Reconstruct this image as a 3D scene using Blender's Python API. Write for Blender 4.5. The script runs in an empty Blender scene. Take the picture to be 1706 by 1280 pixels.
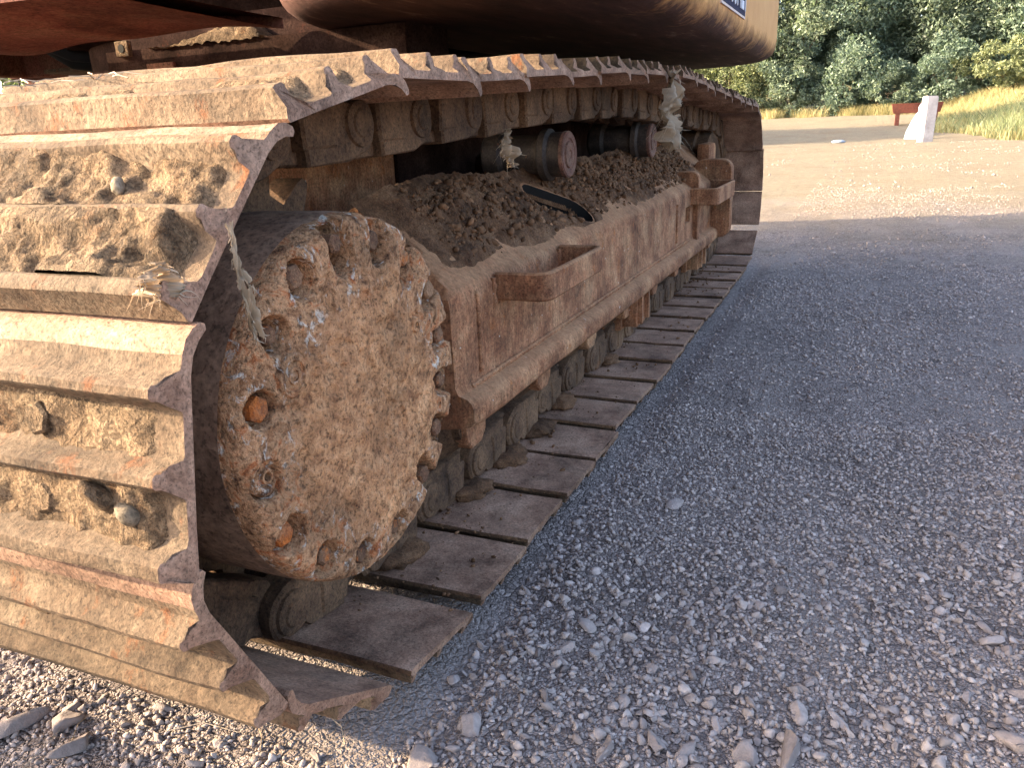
import bpy, bmesh, math, random
import numpy as np
from mathutils import Matrix, Vector, noise as mnoise

R = math.radians
scene = bpy.context.scene
col = scene.collection
Z0 = 0.046                    # height of the shoe plates on the lower run above the ground

# ------------------------------------------------------------------ camera
cam_d = bpy.data.cameras.new('camera')
cam = bpy.data.objects.new('camera', cam_d)
col.objects.link(cam)
scene.camera = cam
CAM = np.array([0.4872, -1.0183, 0.6944 + Z0])
yaw, pit, rol, foc = 0.42005, 0.31653, -0.04325, 1310.4
fw = np.array([-math.sin(yaw)*math.cos(pit), math.cos(yaw)*math.cos(pit), -math.sin(pit)])
rt = np.array([math.cos(yaw), math.sin(yaw), 0.0])
up = np.cross(rt, fw)
r2 = rt*math.cos(rol) + up*math.sin(rol)
u2 = -rt*math.sin(rol) + up*math.cos(rol)
cam.matrix_world = Matrix(((r2[0], u2[0], -fw[0], CAM[0]), (r2[1], u2[1], -fw[1], CAM[1]),
                           (r2[2], u2[2], -fw[2], CAM[2]), (0, 0, 0, 1)))
cam_d.sensor_width = 36
cam_d.lens = foc*36/1706
cam_d.clip_start = 0.02
cam_d.clip_end = 2000

# ------------------------------------------------------------------ light
SUN_AZ, SUN_EL = R(22), R(20)           # light travels towards +X, turned this much to +Y
tosun = Vector((-math.cos(SUN_AZ)*math.cos(SUN_EL), -math.sin(SUN_AZ)*math.cos(SUN_EL), math.sin(SUN_EL)))
world = bpy.data.worlds.new('World')
scene.world = world
world.use_nodes = True
wn = world.node_tree
bg = wn.nodes['Background']
sky = wn.nodes.new('ShaderNodeTexSky')
sky.sky_type = 'NISHITA'
sky.sun_disc = False
sky.sun_elevation = SUN_EL
sky.sun_rotation = math.atan2(tosun.x, tosun.y)
sky.air_density = 0.7
sky.dust_density = 4.0
sky.ozone_density = 0.0
wn.links.new(sky.outputs[0], bg.inputs[0])
bg.inputs[1].default_value = 0.15
sl = bpy.data.lights.new('sun', 'SUN')
sl.energy = 2.75
sl.angle = R(0.55)
sl.color = (1.0, 0.79, 0.52)
so = bpy.data.objects.new('sun', sl)
col.objects.link(so)
so.rotation_euler = tosun.to_track_quat('Z', 'Y').to_euler()
scene.view_settings.view_transform = 'Standard'
scene.view_settings.look = 'None'
scene.view_settings.exposure = 2.80
scene.view_settings.gamma = 1.0
scene.view_settings.use_curve_mapping = False

rng = np.random.default_rng(7)
random.seed(7)

# ------------------------------------------------------------------ helpers
def vnoise(P, seed=0):
    """value noise on an (n,3) array, -1..1"""
    P = np.asarray(P, float)
    i = np.floor(P).astype(np.int64); f = P-i
    f = f*f*(3-2*f)
    def h(a, b, c):
        n = (a*374761393 + b*668265263 + c*2147483647 + seed*1274126177) & 0xffffffff
        n = ((n ^ (n >> 13))*1274126177) & 0xffffffff
        n = n ^ (n >> 16)
        return (n & 0xffff)/32767.5-1
    x, y, z = i[:, 0], i[:, 1], i[:, 2]
    out = 0
    for dx in (0, 1):
        wx = f[:, 0] if dx else 1-f[:, 0]
        for dy in (0, 1):
            wy = f[:, 1] if dy else 1-f[:, 1]
            for dz in (0, 1):
                wz = f[:, 2] if dz else 1-f[:, 2]
                out = out + wx*wy*wz*h(x+dx, y+dy, z+dz)
    return out

def fbm(P, octaves=4, seed=0):
    P = np.asarray(P, float); a = 1; s = 0; t = 0
    for o in range(octaves):
        s = s + a*vnoise(P*(2**o)+o*17.3, seed+o); t += a; a *= .5
    return s/t

def sstep(a, b, x):
    t = np.clip((x-a)/(b-a), 0, 1)
    return t*t*(3-2*t)

def mesh_np(name, V, F, smooth=False):
    """V (n,3); F list of tuples or (m,k) array"""
    me = bpy.data.meshes.new(name)
    if isinstance(F, np.ndarray):
        V = np.ascontiguousarray(V, np.float32); F = np.ascontiguousarray(F, np.int32)
        m, k = F.shape
        me.vertices.add(len(V)); me.vertices.foreach_set('co', V.ravel())
        me.loops.add(m*k); me.loops.foreach_set('vertex_index', F.ravel())
        me.polygons.add(m)
        me.polygons.foreach_set('loop_start', np.arange(0, m*k, k, dtype=np.int32))
        me.polygons.foreach_set('loop_total', np.full(m, k, np.int32))
        me.update(calc_edges=True)
    else:
        me.from_pydata([tuple(v) for v in V], [], [tuple(f) for f in F])
        me.update()
    if smooth:
        me.polygons.foreach_set('use_smooth', np.ones(len(me.polygons), bool))
    return me

def add(name, me, mat=None, parent=None, loc=(0, 0, 0), rot=(0, 0, 0), kind=None, label=None, cat=None, group=None):
    o = bpy.data.objects.new(name, me)
    col.objects.link(o)
    o.location = loc; o.rotation_euler = rot
    if parent: o.parent = parent
    if mat is not None and not me.materials: me.materials.append(mat)
    tag(o, label, cat, group, kind)
    return o

def tag(o, label=None, cat=None, group=None, kind=None):
    if label: o['label'] = label
    if cat: o['category'] = cat
    if group: o['group'] = group
    if kind: o['kind'] = kind
    return o

def empty(name, loc, label, cat, group=None, rot=(0, 0, 0)):
    o = bpy.data.objects.new(name, None)
    col.objects.link(o); o.location = loc; o.rotation_euler = rot
    return tag(o, label, cat, group)

class MB:
    """collects shapes into one mesh"""
    def __init__(s): s.v = []; s.f = []
    def raw(s, V, F):
        n = len(s.v); s.v += [tuple(v) for v in V]; s.f += [tuple(i+n for i in f) for f in F]
        return s
    def box(s, x0, x1, y0, y1, z0, z1, b=0.0):
        bm = bmesh.new(); bmesh.ops.create_cube(bm, size=1)
        for v in bm.verts:
            v.co = Vector((x0+(v.co.x+.5)*(x1-x0), y0+(v.co.y+.5)*(y1-y0), z0+(v.co.z+.5)*(z1-z0)))
        if b: bmesh.ops.bevel(bm, geom=bm.edges[:], offset=b, segments=2, affect='EDGES', profile=.6)
        bm.verts.index_update()
        s.raw([v.co[:] for v in bm.verts], [[v.index for v in f.verts] for f in bm.faces]); bm.free()
        return s
    def lathe_x(s, prof, cy, cz, n=32):
        """prof: list of (x, r) revolved about the X axis through (cy, cz); ends capped when r > 0"""
        V = []; F = []
        for (x, r) in prof:
            for k in range(n):
                a = 2*math.pi*k/n
                V.append((x, cy+r*math.cos(a), cz+r*math.sin(a)))
        for i in range(len(prof)-1):
            for k in range(n):
                k2 = (k+1) % n
                F.append((i*n+k, i*n+k2, (i+1)*n+k2, (i+1)*n+k))
        F.append(tuple(range(n-1, -1, -1))); m = (len(prof)-1)*n
        F.append(tuple(range(m, m+n)))
        return s.raw(V, F)
    def tube(s, pts, rad, n=8):
        pts = [Vector(p) for p in pts]; V = []; F = []
        rads = rad if isinstance(rad, (list, tuple)) else [rad]*len(pts)
        prev = None
        for i, p in enumerate(pts):
            t = (pts[min(i+1, len(pts)-1)]-pts[max(i-1, 0)]).normalized()
            a = t.orthogonal().normalized() if prev is None else (prev-t*prev.dot(t)).normalized()
            prev = a; b = t.cross(a)
            for k in range(n):
                q = 2*math.pi*k/n
                V.append(tuple(p+rads[i]*(a*math.cos(q)+b*math.sin(q))))
        for i in range(len(pts)-1):
            for k in range(n):
                k2 = (k+1) % n
                F.append((i*n+k, i*n+k2, (i+1)*n+k2, (i+1)*n+k))
        F.append(tuple(range(n-1, -1, -1))); m = (len(pts)-1)*n; F.append(tuple(range(m, m+n)))
        return s.raw(V, F)
    def prism(s, poly, axis, a0, a1, inset=0.0, rim=0.0):
        """poly 2D in the two other axes (order x<y<z), extruded on axis from a0 to a1; the a1 end can be chamfered"""
        n = len(poly); P = np.array(poly, float); c = P.mean(0)
        rings = [(a0, P)]
        if inset:
            d = P-c; L = np.linalg.norm(d, axis=1, keepdims=True)
            rings += [(a1-(rim or inset)*np.sign(a1-a0), P), (a1, c+d*(1-inset/np.maximum(L, 1e-6)))]
        else: rings.append((a1, P))
        V = []; F = []
        for (a, Q) in rings:
            for q in Q:
                w = [0, 0, 0]; idx = [i for i in range(3) if i != axis]
                w[axis] = a; w[idx[0]] = q[0]; w[idx[1]] = q[1]; V.append(tuple(w))
        for i in range(len(rings)-1):
            for k in range(n):
                k2 = (k+1) % n
                F.append((i*n+k, i*n+k2, (i+1)*n+k2, (i+1)*n+k))
        F.append(tuple(range(n-1, -1, -1))); m = (len(rings)-1)*n; F.append(tuple(range(m, m+n)))
        return s.raw(V, F)
    def mesh(s, name, smooth=False, angle=None):
        bm = bmesh.new()
        me = bpy.data.meshes.new(name); me.from_pydata(s.v, [], s.f)
        bm.from_mesh(me); bmesh.ops.recalc_face_normals(bm, faces=bm.faces[:]); bm.to_mesh(me); bm.free()
        if angle:
            me.polygons.foreach_set('use_smooth', np.ones(len(me.polygons), bool))
            me.set_sharp_from_angle(angle=R(angle))
        return me

# ------------------------------------------------------------------ materials
class NT:
    def __init__(s, name):
        s.m = bpy.data.materials.new(name); s.m.use_nodes = True
        s.t = s.m.node_tree; s.n = s.t.nodes; s.b = s.n['Principled BSDF']; s.l = s.t.links
        s.tc = s.n.new('ShaderNodeTexCoord'); s.geo = s.n.new('ShaderNodeNewGeometry')
        s.pos = s.geo.outputs['Position']; s.obj = s.tc.outputs['Object']
    def noise(s, scale, detail=6, rough=.6, vec=None, dist=0):
        x = s.n.new('ShaderNodeTexNoise'); x.inputs['Scale'].default_value = scale
        x.inputs['Detail'].default_value = detail; x.inputs['Roughness'].default_value = rough
        x.inputs['Distortion'].default_value = dist
        s.l.new(vec if vec is not None else s.obj, x.inputs['Vector'])
        return x.outputs['Fac']
    def vor(s, scale, feature='F1', vec=None, out='Distance', rnd=1):
        x = s.n.new('ShaderNodeTexVoronoi'); x.feature = feature; x.inputs['Scale'].default_value = scale
        x.inputs['Randomness'].default_value = rnd
        s.l.new(vec if vec is not None else s.obj, x.inputs['Vector'])
        return x.outputs[out]
    def ramp(s, fac, stops):
        x = s.n.new('ShaderNodeValToRGB'); e = x.color_ramp.elements
        while len(e) < len(stops): e.new(.5)
        for k, (p, c) in enumerate(stops):
            e[k].position = p
            e[k].color = (*c, 1) if isinstance(c, (tuple, list)) else (c, c, c, 1)
        s.l.new(fac, x.inputs[0]); return x.outputs[0]
    def mix(s, fac, a, b, mode='MIX'):
        x = s.n.new('ShaderNodeMix'); x.data_type = 'RGBA'; x.blend_type = mode
        for sock, v in ((x.inputs[0], fac), (x.inputs[6], a), (x.inputs[7], b)):
            if isinstance(v, (int, float)): sock.default_value = v
            elif isinstance(v, (tuple, list)): sock.default_value = (*v, 1)
            else: s.l.new(v, sock)
        return x.outputs[2]
    def math(s, op, a, b=0.0, clamp=False):
        x = s.n.new('ShaderNodeMath'); x.operation = op; x.use_clamp = clamp
        for sock, v in ((x.inputs[0], a), (x.inputs[1], b)):
            if isinstance(v, (int, float)): sock.default_value = v
            else: s.l.new(v, sock)
        return x.outputs[0]
    def sep(s, vec):
        x = s.n.new('ShaderNodeSeparateXYZ'); s.l.new(vec, x.inputs[0]); return x.outputs
    def map(s, vec, scale=(1, 1, 1), rot=(0, 0, 0)):
        x = s.n.new('ShaderNodeMapping'); x.inputs['Scale'].default_value = scale; x.inputs['Rotation'].default_value = rot
        s.l.new(vec, x.inputs['Vector']); return x.outputs[0]
    def attr(s, name):
        x = s.n.new('ShaderNodeAttribute'); x.attribute_name = name; return x.outputs['Color']
    def rand(s):
        x = s.n.new('ShaderNodeObjectInfo'); return x.outputs['Random']
    def bump(s, h, dist=.01, strength=1.0, normal=None):
        x = s.n.new('ShaderNodeBump'); x.inputs['Distance'].default_value = dist; x.inputs['Strength'].default_value = strength
        s.l.new(h, x.inputs['Height'])
        if normal is not None: s.l.new(normal, x.inputs['Normal'])
        return x.outputs[0]
    def done(s, color, rough=.85, normal=None, spec=.3, metal=0.0):
        if isinstance(color, (tuple, list)): s.b.inputs['Base Color'].default_value = (*color, 1)
        else: s.l.new(color, s.b.inputs['Base Color'])
        if isinstance(rough, (int, float)): s.b.inputs['Roughness'].default_value = rough
        else: s.l.new(rough, s.b.inputs['Roughness'])
        s.b.inputs['Specular IOR Level'].default_value = spec
        s.b.inputs['Metallic'].default_value = metal
        if normal is not None: s.l.new(normal, s.b.inputs['Normal'])
        return s.m

def crust(name, dark, mid, dust, rust=(.30, .10, .03), scale=1.0, rustamt=.62, dustamt=.5, fleck=0.0, bumpd=.004, rough=.88, updust=0.0, spec=.25, streak=0.0, crack=0.0):
    """muddy rusty steel: blotches of rust, dried mud and dust over dark metal"""
    t = NT(name)
    p = t.pos
    n1 = t.noise(9*scale, 8, .65, p); n2 = t.noise(38*scale, 6, .7, p); n3 = t.noise(170*scale, 4, .7, p)
    base = t.ramp(n1, [(.37, dark), (.5, mid), (.63, dust)])
    base = t.mix(.75, base, t.ramp(t.noise(5*scale, 6, .68, p, .6), [(.36, .38), (.5, 1.0), (.64, 1.3)]), 'MULTIPLY')
    d = t.ramp(n2, [(.40, 0.0), (.62, 1.0)])
    base = t.mix(t.math('MULTIPLY', d, dustamt), base, dust)
    rr = t.ramp(t.noise(16*scale, 6, .7, t.map(p, (1.3, 1, .8), (1, .4, .2))), [(rustamt, 0.0), (rustamt+.08, 1.0)])
    base = t.mix(t.math('MULTIPLY', rr, .8), base, rust)
    g = t.ramp(n3, [(.3, .45), (.5, 1.0), (.7, 1.5)])
    base = t.mix(.85, base, g, 'MULTIPLY')
    pit = t.ramp(t.noise(300*scale, 2, .5, t.map(p, (1, 1.2, .9), (.3, .8, .1))), [(.34, .35), (.44, 1.0)])
    base = t.mix(.7, base, pit, 'MULTIPLY')
    if fleck:
        v = t.ramp(t.noise(70*scale, 3, .5, t.map(p, (1, 1, 1), (.5, 1.2, .7))), [(1-fleck, 0.0), (1-fleck+.05, 1.0)])
        base = t.mix(t.math('MULTIPLY', v, .75), base, (.55, .52, .46))
    if updust:
        nz = t.sep(t.geo.outputs['Normal'])[2]
        u = t.math('MULTIPLY', t.ramp(nz, [(.25, 0.0), (.9, 1.0)]), updust)
        base = t.mix(t.math('MULTIPLY', u, t.ramp(n2, [(.25, .4), (.6, 1.0)])), base, dust)
    hc = None
    if crack:
        ve = t.vor(crack, 'DISTANCE_TO_EDGE', t.mix(.35, p, t.mix(.5, p, n1, 'ADD')), 'Distance')
        hc = t.ramp(ve, [(.0, 0.0), (.10, 1.0)])
        base = t.mix(t.math('MULTIPLY', t.math('SUBTRACT', 1.0, hc), .28), base, tuple(c*.45 for c in dark))
    if streak:
        sk = t.noise(120, 4, .7, t.map(p, (1, 1, .14)))
        base = t.mix(streak, base, t.ramp(sk, [(.32, .45), (.5, 1.0), (.68, 1.6)]), 'MULTIPLY')
    h = t.math('ADD', t.math('MULTIPLY', n2, .7), t.math('MULTIPLY', n3, .35))
    if hc is not None: h = t.math('ADD', h, t.math('MULTIPLY', hc, .15))
    return t.done(base, rough, t.bump(h, bumpd, 1.0), spec)

M = {}
M['shoe'] = crust('dusty_track_steel', (.050, .030, .018), (.110, .070, .042), (.160, .112, .072), rust=(.13, .042, .013), rustamt=.575, dustamt=.4, bumpd=.004, updust=.15)
M['shoe_in'] = crust('shaded_inner_shoe_face', (.15, .080, .052), (.245, .140, .092), (.32, .20, .137), rust=(.24, .11, .058), rustamt=.66, dustamt=.35, bumpd=.002, scale=1.3)  # steel and dirt, with the shade on inner faces and end caps in the colour
M['link'] = crust('dark_link_steel_and_gap_shade', (.042, .023, .014), (.085, .046, .026), (.155, .088, .048), rust=(.15, .06, .025), rustamt=.64, dustamt=.4, bumpd=.006)
M['frame'] = crust('rusty_frame_paint', (.135, .051, .024), (.245, .105, .051), (.355, .192, .10), rust=(.29, .095, .026), rustamt=.6, dustamt=.35, fleck=.29, bumpd=.0045, updust=.75, streak=.5)
def mat_drive():
    t = NT('crusted_drive_cover'); p = t.pos
    q = t.sep(p); dy = t.math('SUBTRACT', q[1], -.243); dz = t.math('SUBTRACT', q[2], .414)
    r = t.math('SQRT', t.math('ADD', t.math('MULTIPLY', dy, dy), t.math('MULTIPLY', dz, dz)))
    n0 = t.noise(12, 6, .65, p); n1 = t.noise(48, 6, .7, p); n2 = t.noise(150, 4, .7, p); n3 = t.noise(330, 3, .6, p)
    mid = t.ramp(n1, [(.36, (.24, .108, .05)), (.5, (.47, .232, .105)), (.64, (.66, .36, .18))])
    mid = t.mix(t.math('MULTIPLY', t.ramp(n0, [(.42, 0.0), (.6, 1.0)]), .5), mid, (.34, .17, .085))
    rim = t.ramp(t.noise(30, 7, .72, t.map(p, (1, 1, 1), (.3, .2, .9)), 1.2), [(.32, (.08, .036, .020)), (.42, (.25, .118, .055)), (.52, (.45, .25, .13)), (.63, (.34, .10, .03)), (.70, (.24, .115, .06))])
    pale = t.ramp(t.noise(55, 5, .7, t.map(p, (1, 1, .7), (1.1, .3, .2)), .8), [(.57, 0.0), (.64, 1.0)])
    rim = t.mix(t.math('MULTIPLY', pale, .8), rim, (.56, .53, .47))
    k = t.ramp(t.math('ADD', r, t.math('MULTIPLY', t.math('SUBTRACT', n0, .5), .14)), [(.140, 0.0), (.172, 1.0)])
    base = t.mix(k, mid, rim)
    base = t.mix(.85, base, t.ramp(n2, [(.36, .30), (.46, 1.0), (.68, 1.35)]), 'MULTIPLY')
    sp = t.ramp(t.vor(260, vec=t.mix(.15, p, n1, 'ADD')), [(.12, .25), (.30, 1.0)])
    base = t.mix(t.ramp(t.noise(20, 4, .6, p), [(.45, .0), (.62, .5)]), base, t.mix(1.0, base, sp, 'MULTIPLY'))
    base = t.mix(.85, base, t.ramp(n3, [(.33, .4), (.44, 1.0), (.66, 1.0), (.74, 1.6)]), 'MULTIPLY')
    base = t.mix(.8, base, t.ramp(t.noise(8, 5, .65, t.map(p, (1, 1, 1), (.7, .1, .4))), [(.34, .5), (.5, 1.0), (.66, 1.15)]), 'MULTIPLY')
    h = t.math('ADD', t.math('MULTIPLY', n1, .8), t.math('ADD', t.math('MULTIPLY', n2, .45), t.math('MULTIPLY', n3, .2)))
    return t.done(base, .88, t.bump(h, .011), .25)
M['drive'] = mat_drive()
M['drive_side'] = crust('drive_housing', (.14, .08, .052), (.215, .128, .083), (.29, .185, .125), bumpd=.002, scale=.6, rust=(.10, .05, .03))
M['bolt'] = crust('rusty_bolt', (.06, .028, .017), (.12, .056, .032), (.22, .125, .07), rust=(.40, .12, .025), rustamt=.56, bumpd=.003, scale=2)
M['bolt_orange'] = crust('orange_rust_bolt', (.16, .055, .022), (.28, .09, .03), (.34, .17, .085), rust=(.40, .11, .02), rustamt=.5, bumpd=.004, scale=2)
M['mud'] = crust('dried_mud', (.075, .044, .023), (.17, .105, .057), (.265, .178, .105), rust=(.12, .06, .026), rustamt=.58, dustamt=.45, bumpd=.014, scale=1.6, crack=44)
M['soil'] = crust('dark_soil', (.065, .029, .013), (.14, .067, .032), (.215, .115, .06), rust=(.11, .05, .023), rustamt=.6, dustamt=.35, bumpd=.014, scale=1.6)
M['roller'] = crust('roller_steel', (.022, .017, .015), (.038, .029, .025), (.08, .058, .045), bumpd=.0012, dustamt=.25, rough=.6)
M['cap'] = crust('roller_cap_paint', (.08, .035, .025), (.125, .058, .043), (.17, .10, .072), bumpd=.0025, scale=2)
M['dark'] = crust('dark_underbody', (.016, .009, .0075), (.026, .0145, .012), (.045, .027, .022), rust=(.05, .02, .014), bumpd=.002, dustamt=.15, rough=1.0, spec=.02)
M['primer'] = crust('red_brown_primer', (.075, .028, .022), (.115, .043, .033), (.14, .075, .053), rust=(.13, .045, .028), bumpd=.001, dustamt=.3, rough=.9, scale=.6, spec=.08)
M['stone_mud'] = crust('muddy_stone', (.10, .074, .048), (.145, .11, .075), (.19, .15, .105), rustamt=.9, bumpd=.002)

def mat_house():
    t = NT('yellow_paint_with_soot'); p = t.pos
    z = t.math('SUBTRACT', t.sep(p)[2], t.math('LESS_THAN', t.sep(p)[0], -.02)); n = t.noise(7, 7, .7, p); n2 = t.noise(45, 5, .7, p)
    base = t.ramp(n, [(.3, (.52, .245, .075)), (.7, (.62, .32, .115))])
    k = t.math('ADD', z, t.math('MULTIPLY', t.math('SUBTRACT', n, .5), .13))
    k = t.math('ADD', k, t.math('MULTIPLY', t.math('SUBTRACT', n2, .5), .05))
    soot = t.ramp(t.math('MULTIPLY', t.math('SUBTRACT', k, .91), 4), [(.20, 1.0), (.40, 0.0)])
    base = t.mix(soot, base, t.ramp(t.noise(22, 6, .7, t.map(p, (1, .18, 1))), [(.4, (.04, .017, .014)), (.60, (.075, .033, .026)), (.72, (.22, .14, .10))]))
    return t.done(base, t.ramp(soot, [(0, .6), (1, .8)]), t.bump(n2, .002), .2)
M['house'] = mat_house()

def mat_ground():
    t = NT('gravelly_sand'); p = t.pos
    s = t.sep(p); y = s[1]
    n1 = t.noise(1.3, 6, .6, p); n2 = t.noise(14, 6, .7, p); n3 = t.noise(120, 3, .7, p)
    v = t.vor(75, vec=p); vc = t.vor(75, vec=p, out='Color'); e1 = t.vor(75, 'DISTANCE_TO_EDGE', p)
    v2 = t.vor(190, vec=p); vc2 = t.vor(190, vec=p, out='Color'); e2 = t.vor(190, 'DISTANCE_TO_EDGE', p)
    a1 = t.ramp(t.sep(vc)[0], [(0, (.17, .136, .126)), (.6, (.33, .27, .245)), (1, (.50, .415, .38))])
    a1 = t.mix(t.ramp(e1, [(.0, 1.0), (.10, .0)]), a1, (.055, .044, .042))
    a2 = t.ramp(t.sep(vc2)[1], [(0, (.18, .145, .133)), (.6, (.35, .285, .26)), (1, (.52, .43, .395))])
    a2 = t.mix(t.ramp(e2, [(.0, .9), (.12, .0)]), a2, (.07, .056, .053))
    grey = t.mix(t.ramp(n2, [(.42, 0.0), (.58, 1.0)]), a1, a2)
    grey = t.mix(.6, grey, t.ramp(t.noise(2.2, 5, .6, p), [(.35, .72), (.65, 1.25)]), 'MULTIPLY')
    sand = t.ramp(n2, [(.3, (.185, .155, .108)), (.6, (.262, .224, .162)), (.8, (.315, .276, .206))])
    sand = t.mix(t.ramp(n1, [(.45, 0.0), (.7, .6)]), sand, (.205, .15, .10))
    f = t.ramp(t.math('ADD', t.math('MULTIPLY', y, .1), t.math('MULTIPLY', t.math('SUBTRACT', n1, .5), .5)), [(.33, 0.0), (.75, 1.0)])
    fines = t.ramp(t.noise(1.7, 5, .62, t.map(p, (1.6, .7, 1), (0, 0, .5))), [(.50, 0.0), (.62, .75)])
    grey = t.mix(fines, grey, t.ramp(n3, [(.35, (.26, .215, .195)), (.65, (.37, .31, .285))]))
    base = t.mix(f, grey, sand)
    base = t.mix(.6, base, t.ramp(n3, [(.3, .7), (.7, 1.25)]), 'MULTIPLY')
    # green-brown litter where the bank rises to the trees
    g = t.ramp(t.math('ADD', t.math('MULTIPLY', y, .02), t.math('MULTIPLY', t.math('SUBTRACT', n1, .5), .1)), [(.66, 0.0), (.72, 1.0)])
    base = t.mix(g, base, t.ramp(n2, [(.35, (.10, .10, .045)), (.7, (.26, .22, .10))]))
    h = t.math('ADD', t.math('MULTIPLY', t.ramp(e1, [(.0, 0.0), (.22, 1.0)]), .8), t.math('MULTIPLY', n3, .25))
    h = t.math('ADD', h, t.math('MULTIPLY', t.ramp(e2, [(.0, 0.0), (.25, 1.0)]), .4))
    return t.done(base, .95, t.bump(h, .008, .9), .15)
M['ground'] = mat_ground()

def mat_stone(name, lo, hi, tone=(.27, .21, .16)):
    t = NT(name)
    c = t.attr('tint'); n = t.noise(90, 5, .65, t.pos); n2 = t.noise(420, 3, .6, t.pos)
    base = t.mix(t.sep(c)[0], lo, hi)
    base = t.mix(t.math('MULTIPLY', t.sep(c)[1], .3), base, tone)
    base = t.mix(.7, base, t.ramp(n, [(.3, .72), (.7, 1.25)]), 'MULTIPLY')
    return t.done(base, .92, t.bump(t.math('ADD', n, t.math('MULTIPLY', n2, .4)), .002), .2)
M['stone'] = mat_stone('grey_stone', (.175, .141, .130), (.53, .445, .408))
M['crumb'] = mat_stone('soil_crumb', (.05, .024, .011), (.22, .115, .06), (.15, .07, .033))

def mat_leaf(name, a, b, c, trans=.35, tt=(1.1, 1.15, .75)):
    t = NT(name)
    n = t.attr('tint')
    base = t.ramp(t.sep(n)[0], [(0, a), (.6, b), (1, c)])
    m = t.done(base, .55, None, .35)
    tr = t.n.new('ShaderNodeBsdfTranslucent'); t.l.new(t.mix(1.0, base, tt, 'MULTIPLY'), tr.inputs[0])
    mx = t.n.new('ShaderNodeMixShader'); mx.inputs[0].default_value = trans
    out = t.n['Material Output']
    t.l.new(t.b.outputs[0], mx.inputs[1]); t.l.new(tr.outputs[0], mx.inputs[2]); t.l.new(mx.outputs[0], out.inputs[0])
    return m
M['leaf1'] = mat_leaf('dark_green_leaf', (.06, .082, .06), (.15, .20, .145), (.34, .40, .29))
M['leaf2'] = mat_leaf('olive_leaf', (.08, .10, .055), (.20, .23, .12), (.38, .39, .21))
M['leaf3'] = mat_leaf('blue_green_leaf', (.06, .09, .07), (.15, .21, .16), (.33, .41, .30))
M['grass'] = mat_leaf('dry_grass', (.15, .15, .07), (.34, .295, .14), (.53, .45, .25), .3, (1, 1, .7))
M['straw'] = mat_leaf('straw_fibre', (.17, .115, .07), (.31, .23, .15), (.43, .34, .245), .2, (1, .9, .8))
def plain(name, c, rough=.8, nscale=30, amt=.3, bumpd=.002, spec=.3):
    t = NT(name); n = t.noise(nscale, 6, .65, t.pos)
    return t.done(t.mix(1.0, c, t.ramp(n, [(.3, 1-amt), (.7, 1+amt*.4)]), 'MULTIPLY'), rough, t.bump(n, bumpd), spec)
M['bark'] = plain('bark', (.12, .09, .065), .9, 14, .5, .02)
M['white'] = plain('white_paint', (.44, .40, .39), .6, 7, .35)
M['plastic'] = plain('white_plastic', (.25, .30, .37), .35, 5, .06, .001, .5)
M['rusty_red'] = plain('rusty_red_metal', (.13, .04, .028), .8, 20, .4)
M['concrete'] = plain('concrete', (.38, .37, .35), .9, 12, .3, .004)
M['hose'] = plain('black_rubber_and_hole_shade', (.010, .009, .009), .9, 30, .3, .0005)
M['sticker'] = plain('navy_sticker', (.045, .042, .07), .85, 40, .25, .0003, .05)
M['sticker_edge'] = plain('pale_sticker_edge', (.62, .50, .46), .5, 40, .2, .0003)
M['print'] = plain('white_print', (.62, .62, .68), .5, 60, .25, .0003)

# ------------------------------------------------------------------ ground
def gh(x, y):
    """ground height"""
    x = np.asarray(x, float); y = np.asarray(y, float)
    P = np.stack([x*1.0, y*1.0, 0*x], -1).reshape(-1, 3)
    near = fbm(P*3.2, 4, 3).reshape(x.shape)*.012 + fbm(P*14, 3, 5).reshape(x.shape)*.006
    under = sstep(-.72, -.64, x)*(1-sstep(-.02, .06, x))*sstep(-.45, -.33, y)*(1-sstep(3.3, 3.6, y))
    under2 = sstep(-3.1, -3.0, x)*(1-sstep(-2.4, -2.3, x))*sstep(-.45, -.33, y)*(1-sstep(3.3, 3.6, y))
    h = near*(1-.8*np.maximum(under, under2)) - .006*np.maximum(under, under2)
    h = h - .012*np.exp(-((x-.030)/.04)**2)*sstep(-.45, -.3, y)*(1-sstep(3.2, 3.5, y))
    h = h + .62*sstep(19, 34, y) + 3.5*sstep(36, 75, y)
    h = h + .55*sstep(2.2, 5.5, x)*sstep(18.5, 25, y)
    h = h + fbm(P*.16, 3, 9).reshape(x.shape)*.10*sstep(5, 16, np.hypot(x, y))
    return h

def axis(parts):
    out = []
    for a, b, s in parts: out += list(np.arange(a, b-1e-6, s))
    return np.array(out+[parts[-1][1]])
gx = axis([(-400, -60, 40), (-60, -12, 4), (-12, -3, .6), (-3, -1.2, .1), (-1.2, 1.8, .022), (1.8, 6, .15), (6, 16, .8), (16, 60, 4), (60, 400, 40)])
gy = axis([(-300, -40, 40), (-40, -6, 3), (-6, -1.4, .3), (-1.4, 3.4, .024), (3.4, 8, .08), (8, 20, .4), (20, 44, .8), (44, 90, 4), (90, 500, 40)])
GX, GY = np.meshgrid(gx, gy)
V = np.stack([GX, GY, gh(GX, GY)], -1).reshape(-1, 3)
nx_, ny_ = len(gx), len(gy)
ii = np.arange(nx_-1)[None, :]+np.arange(ny_-1)[:, None]*nx_
F = np.stack([ii, ii+1, ii+1+nx_, ii+nx_], -1).reshape(-1, 4)
ground = add('ground', mesh_np('ground', V, F, True), M['ground'], kind='structure')

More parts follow.
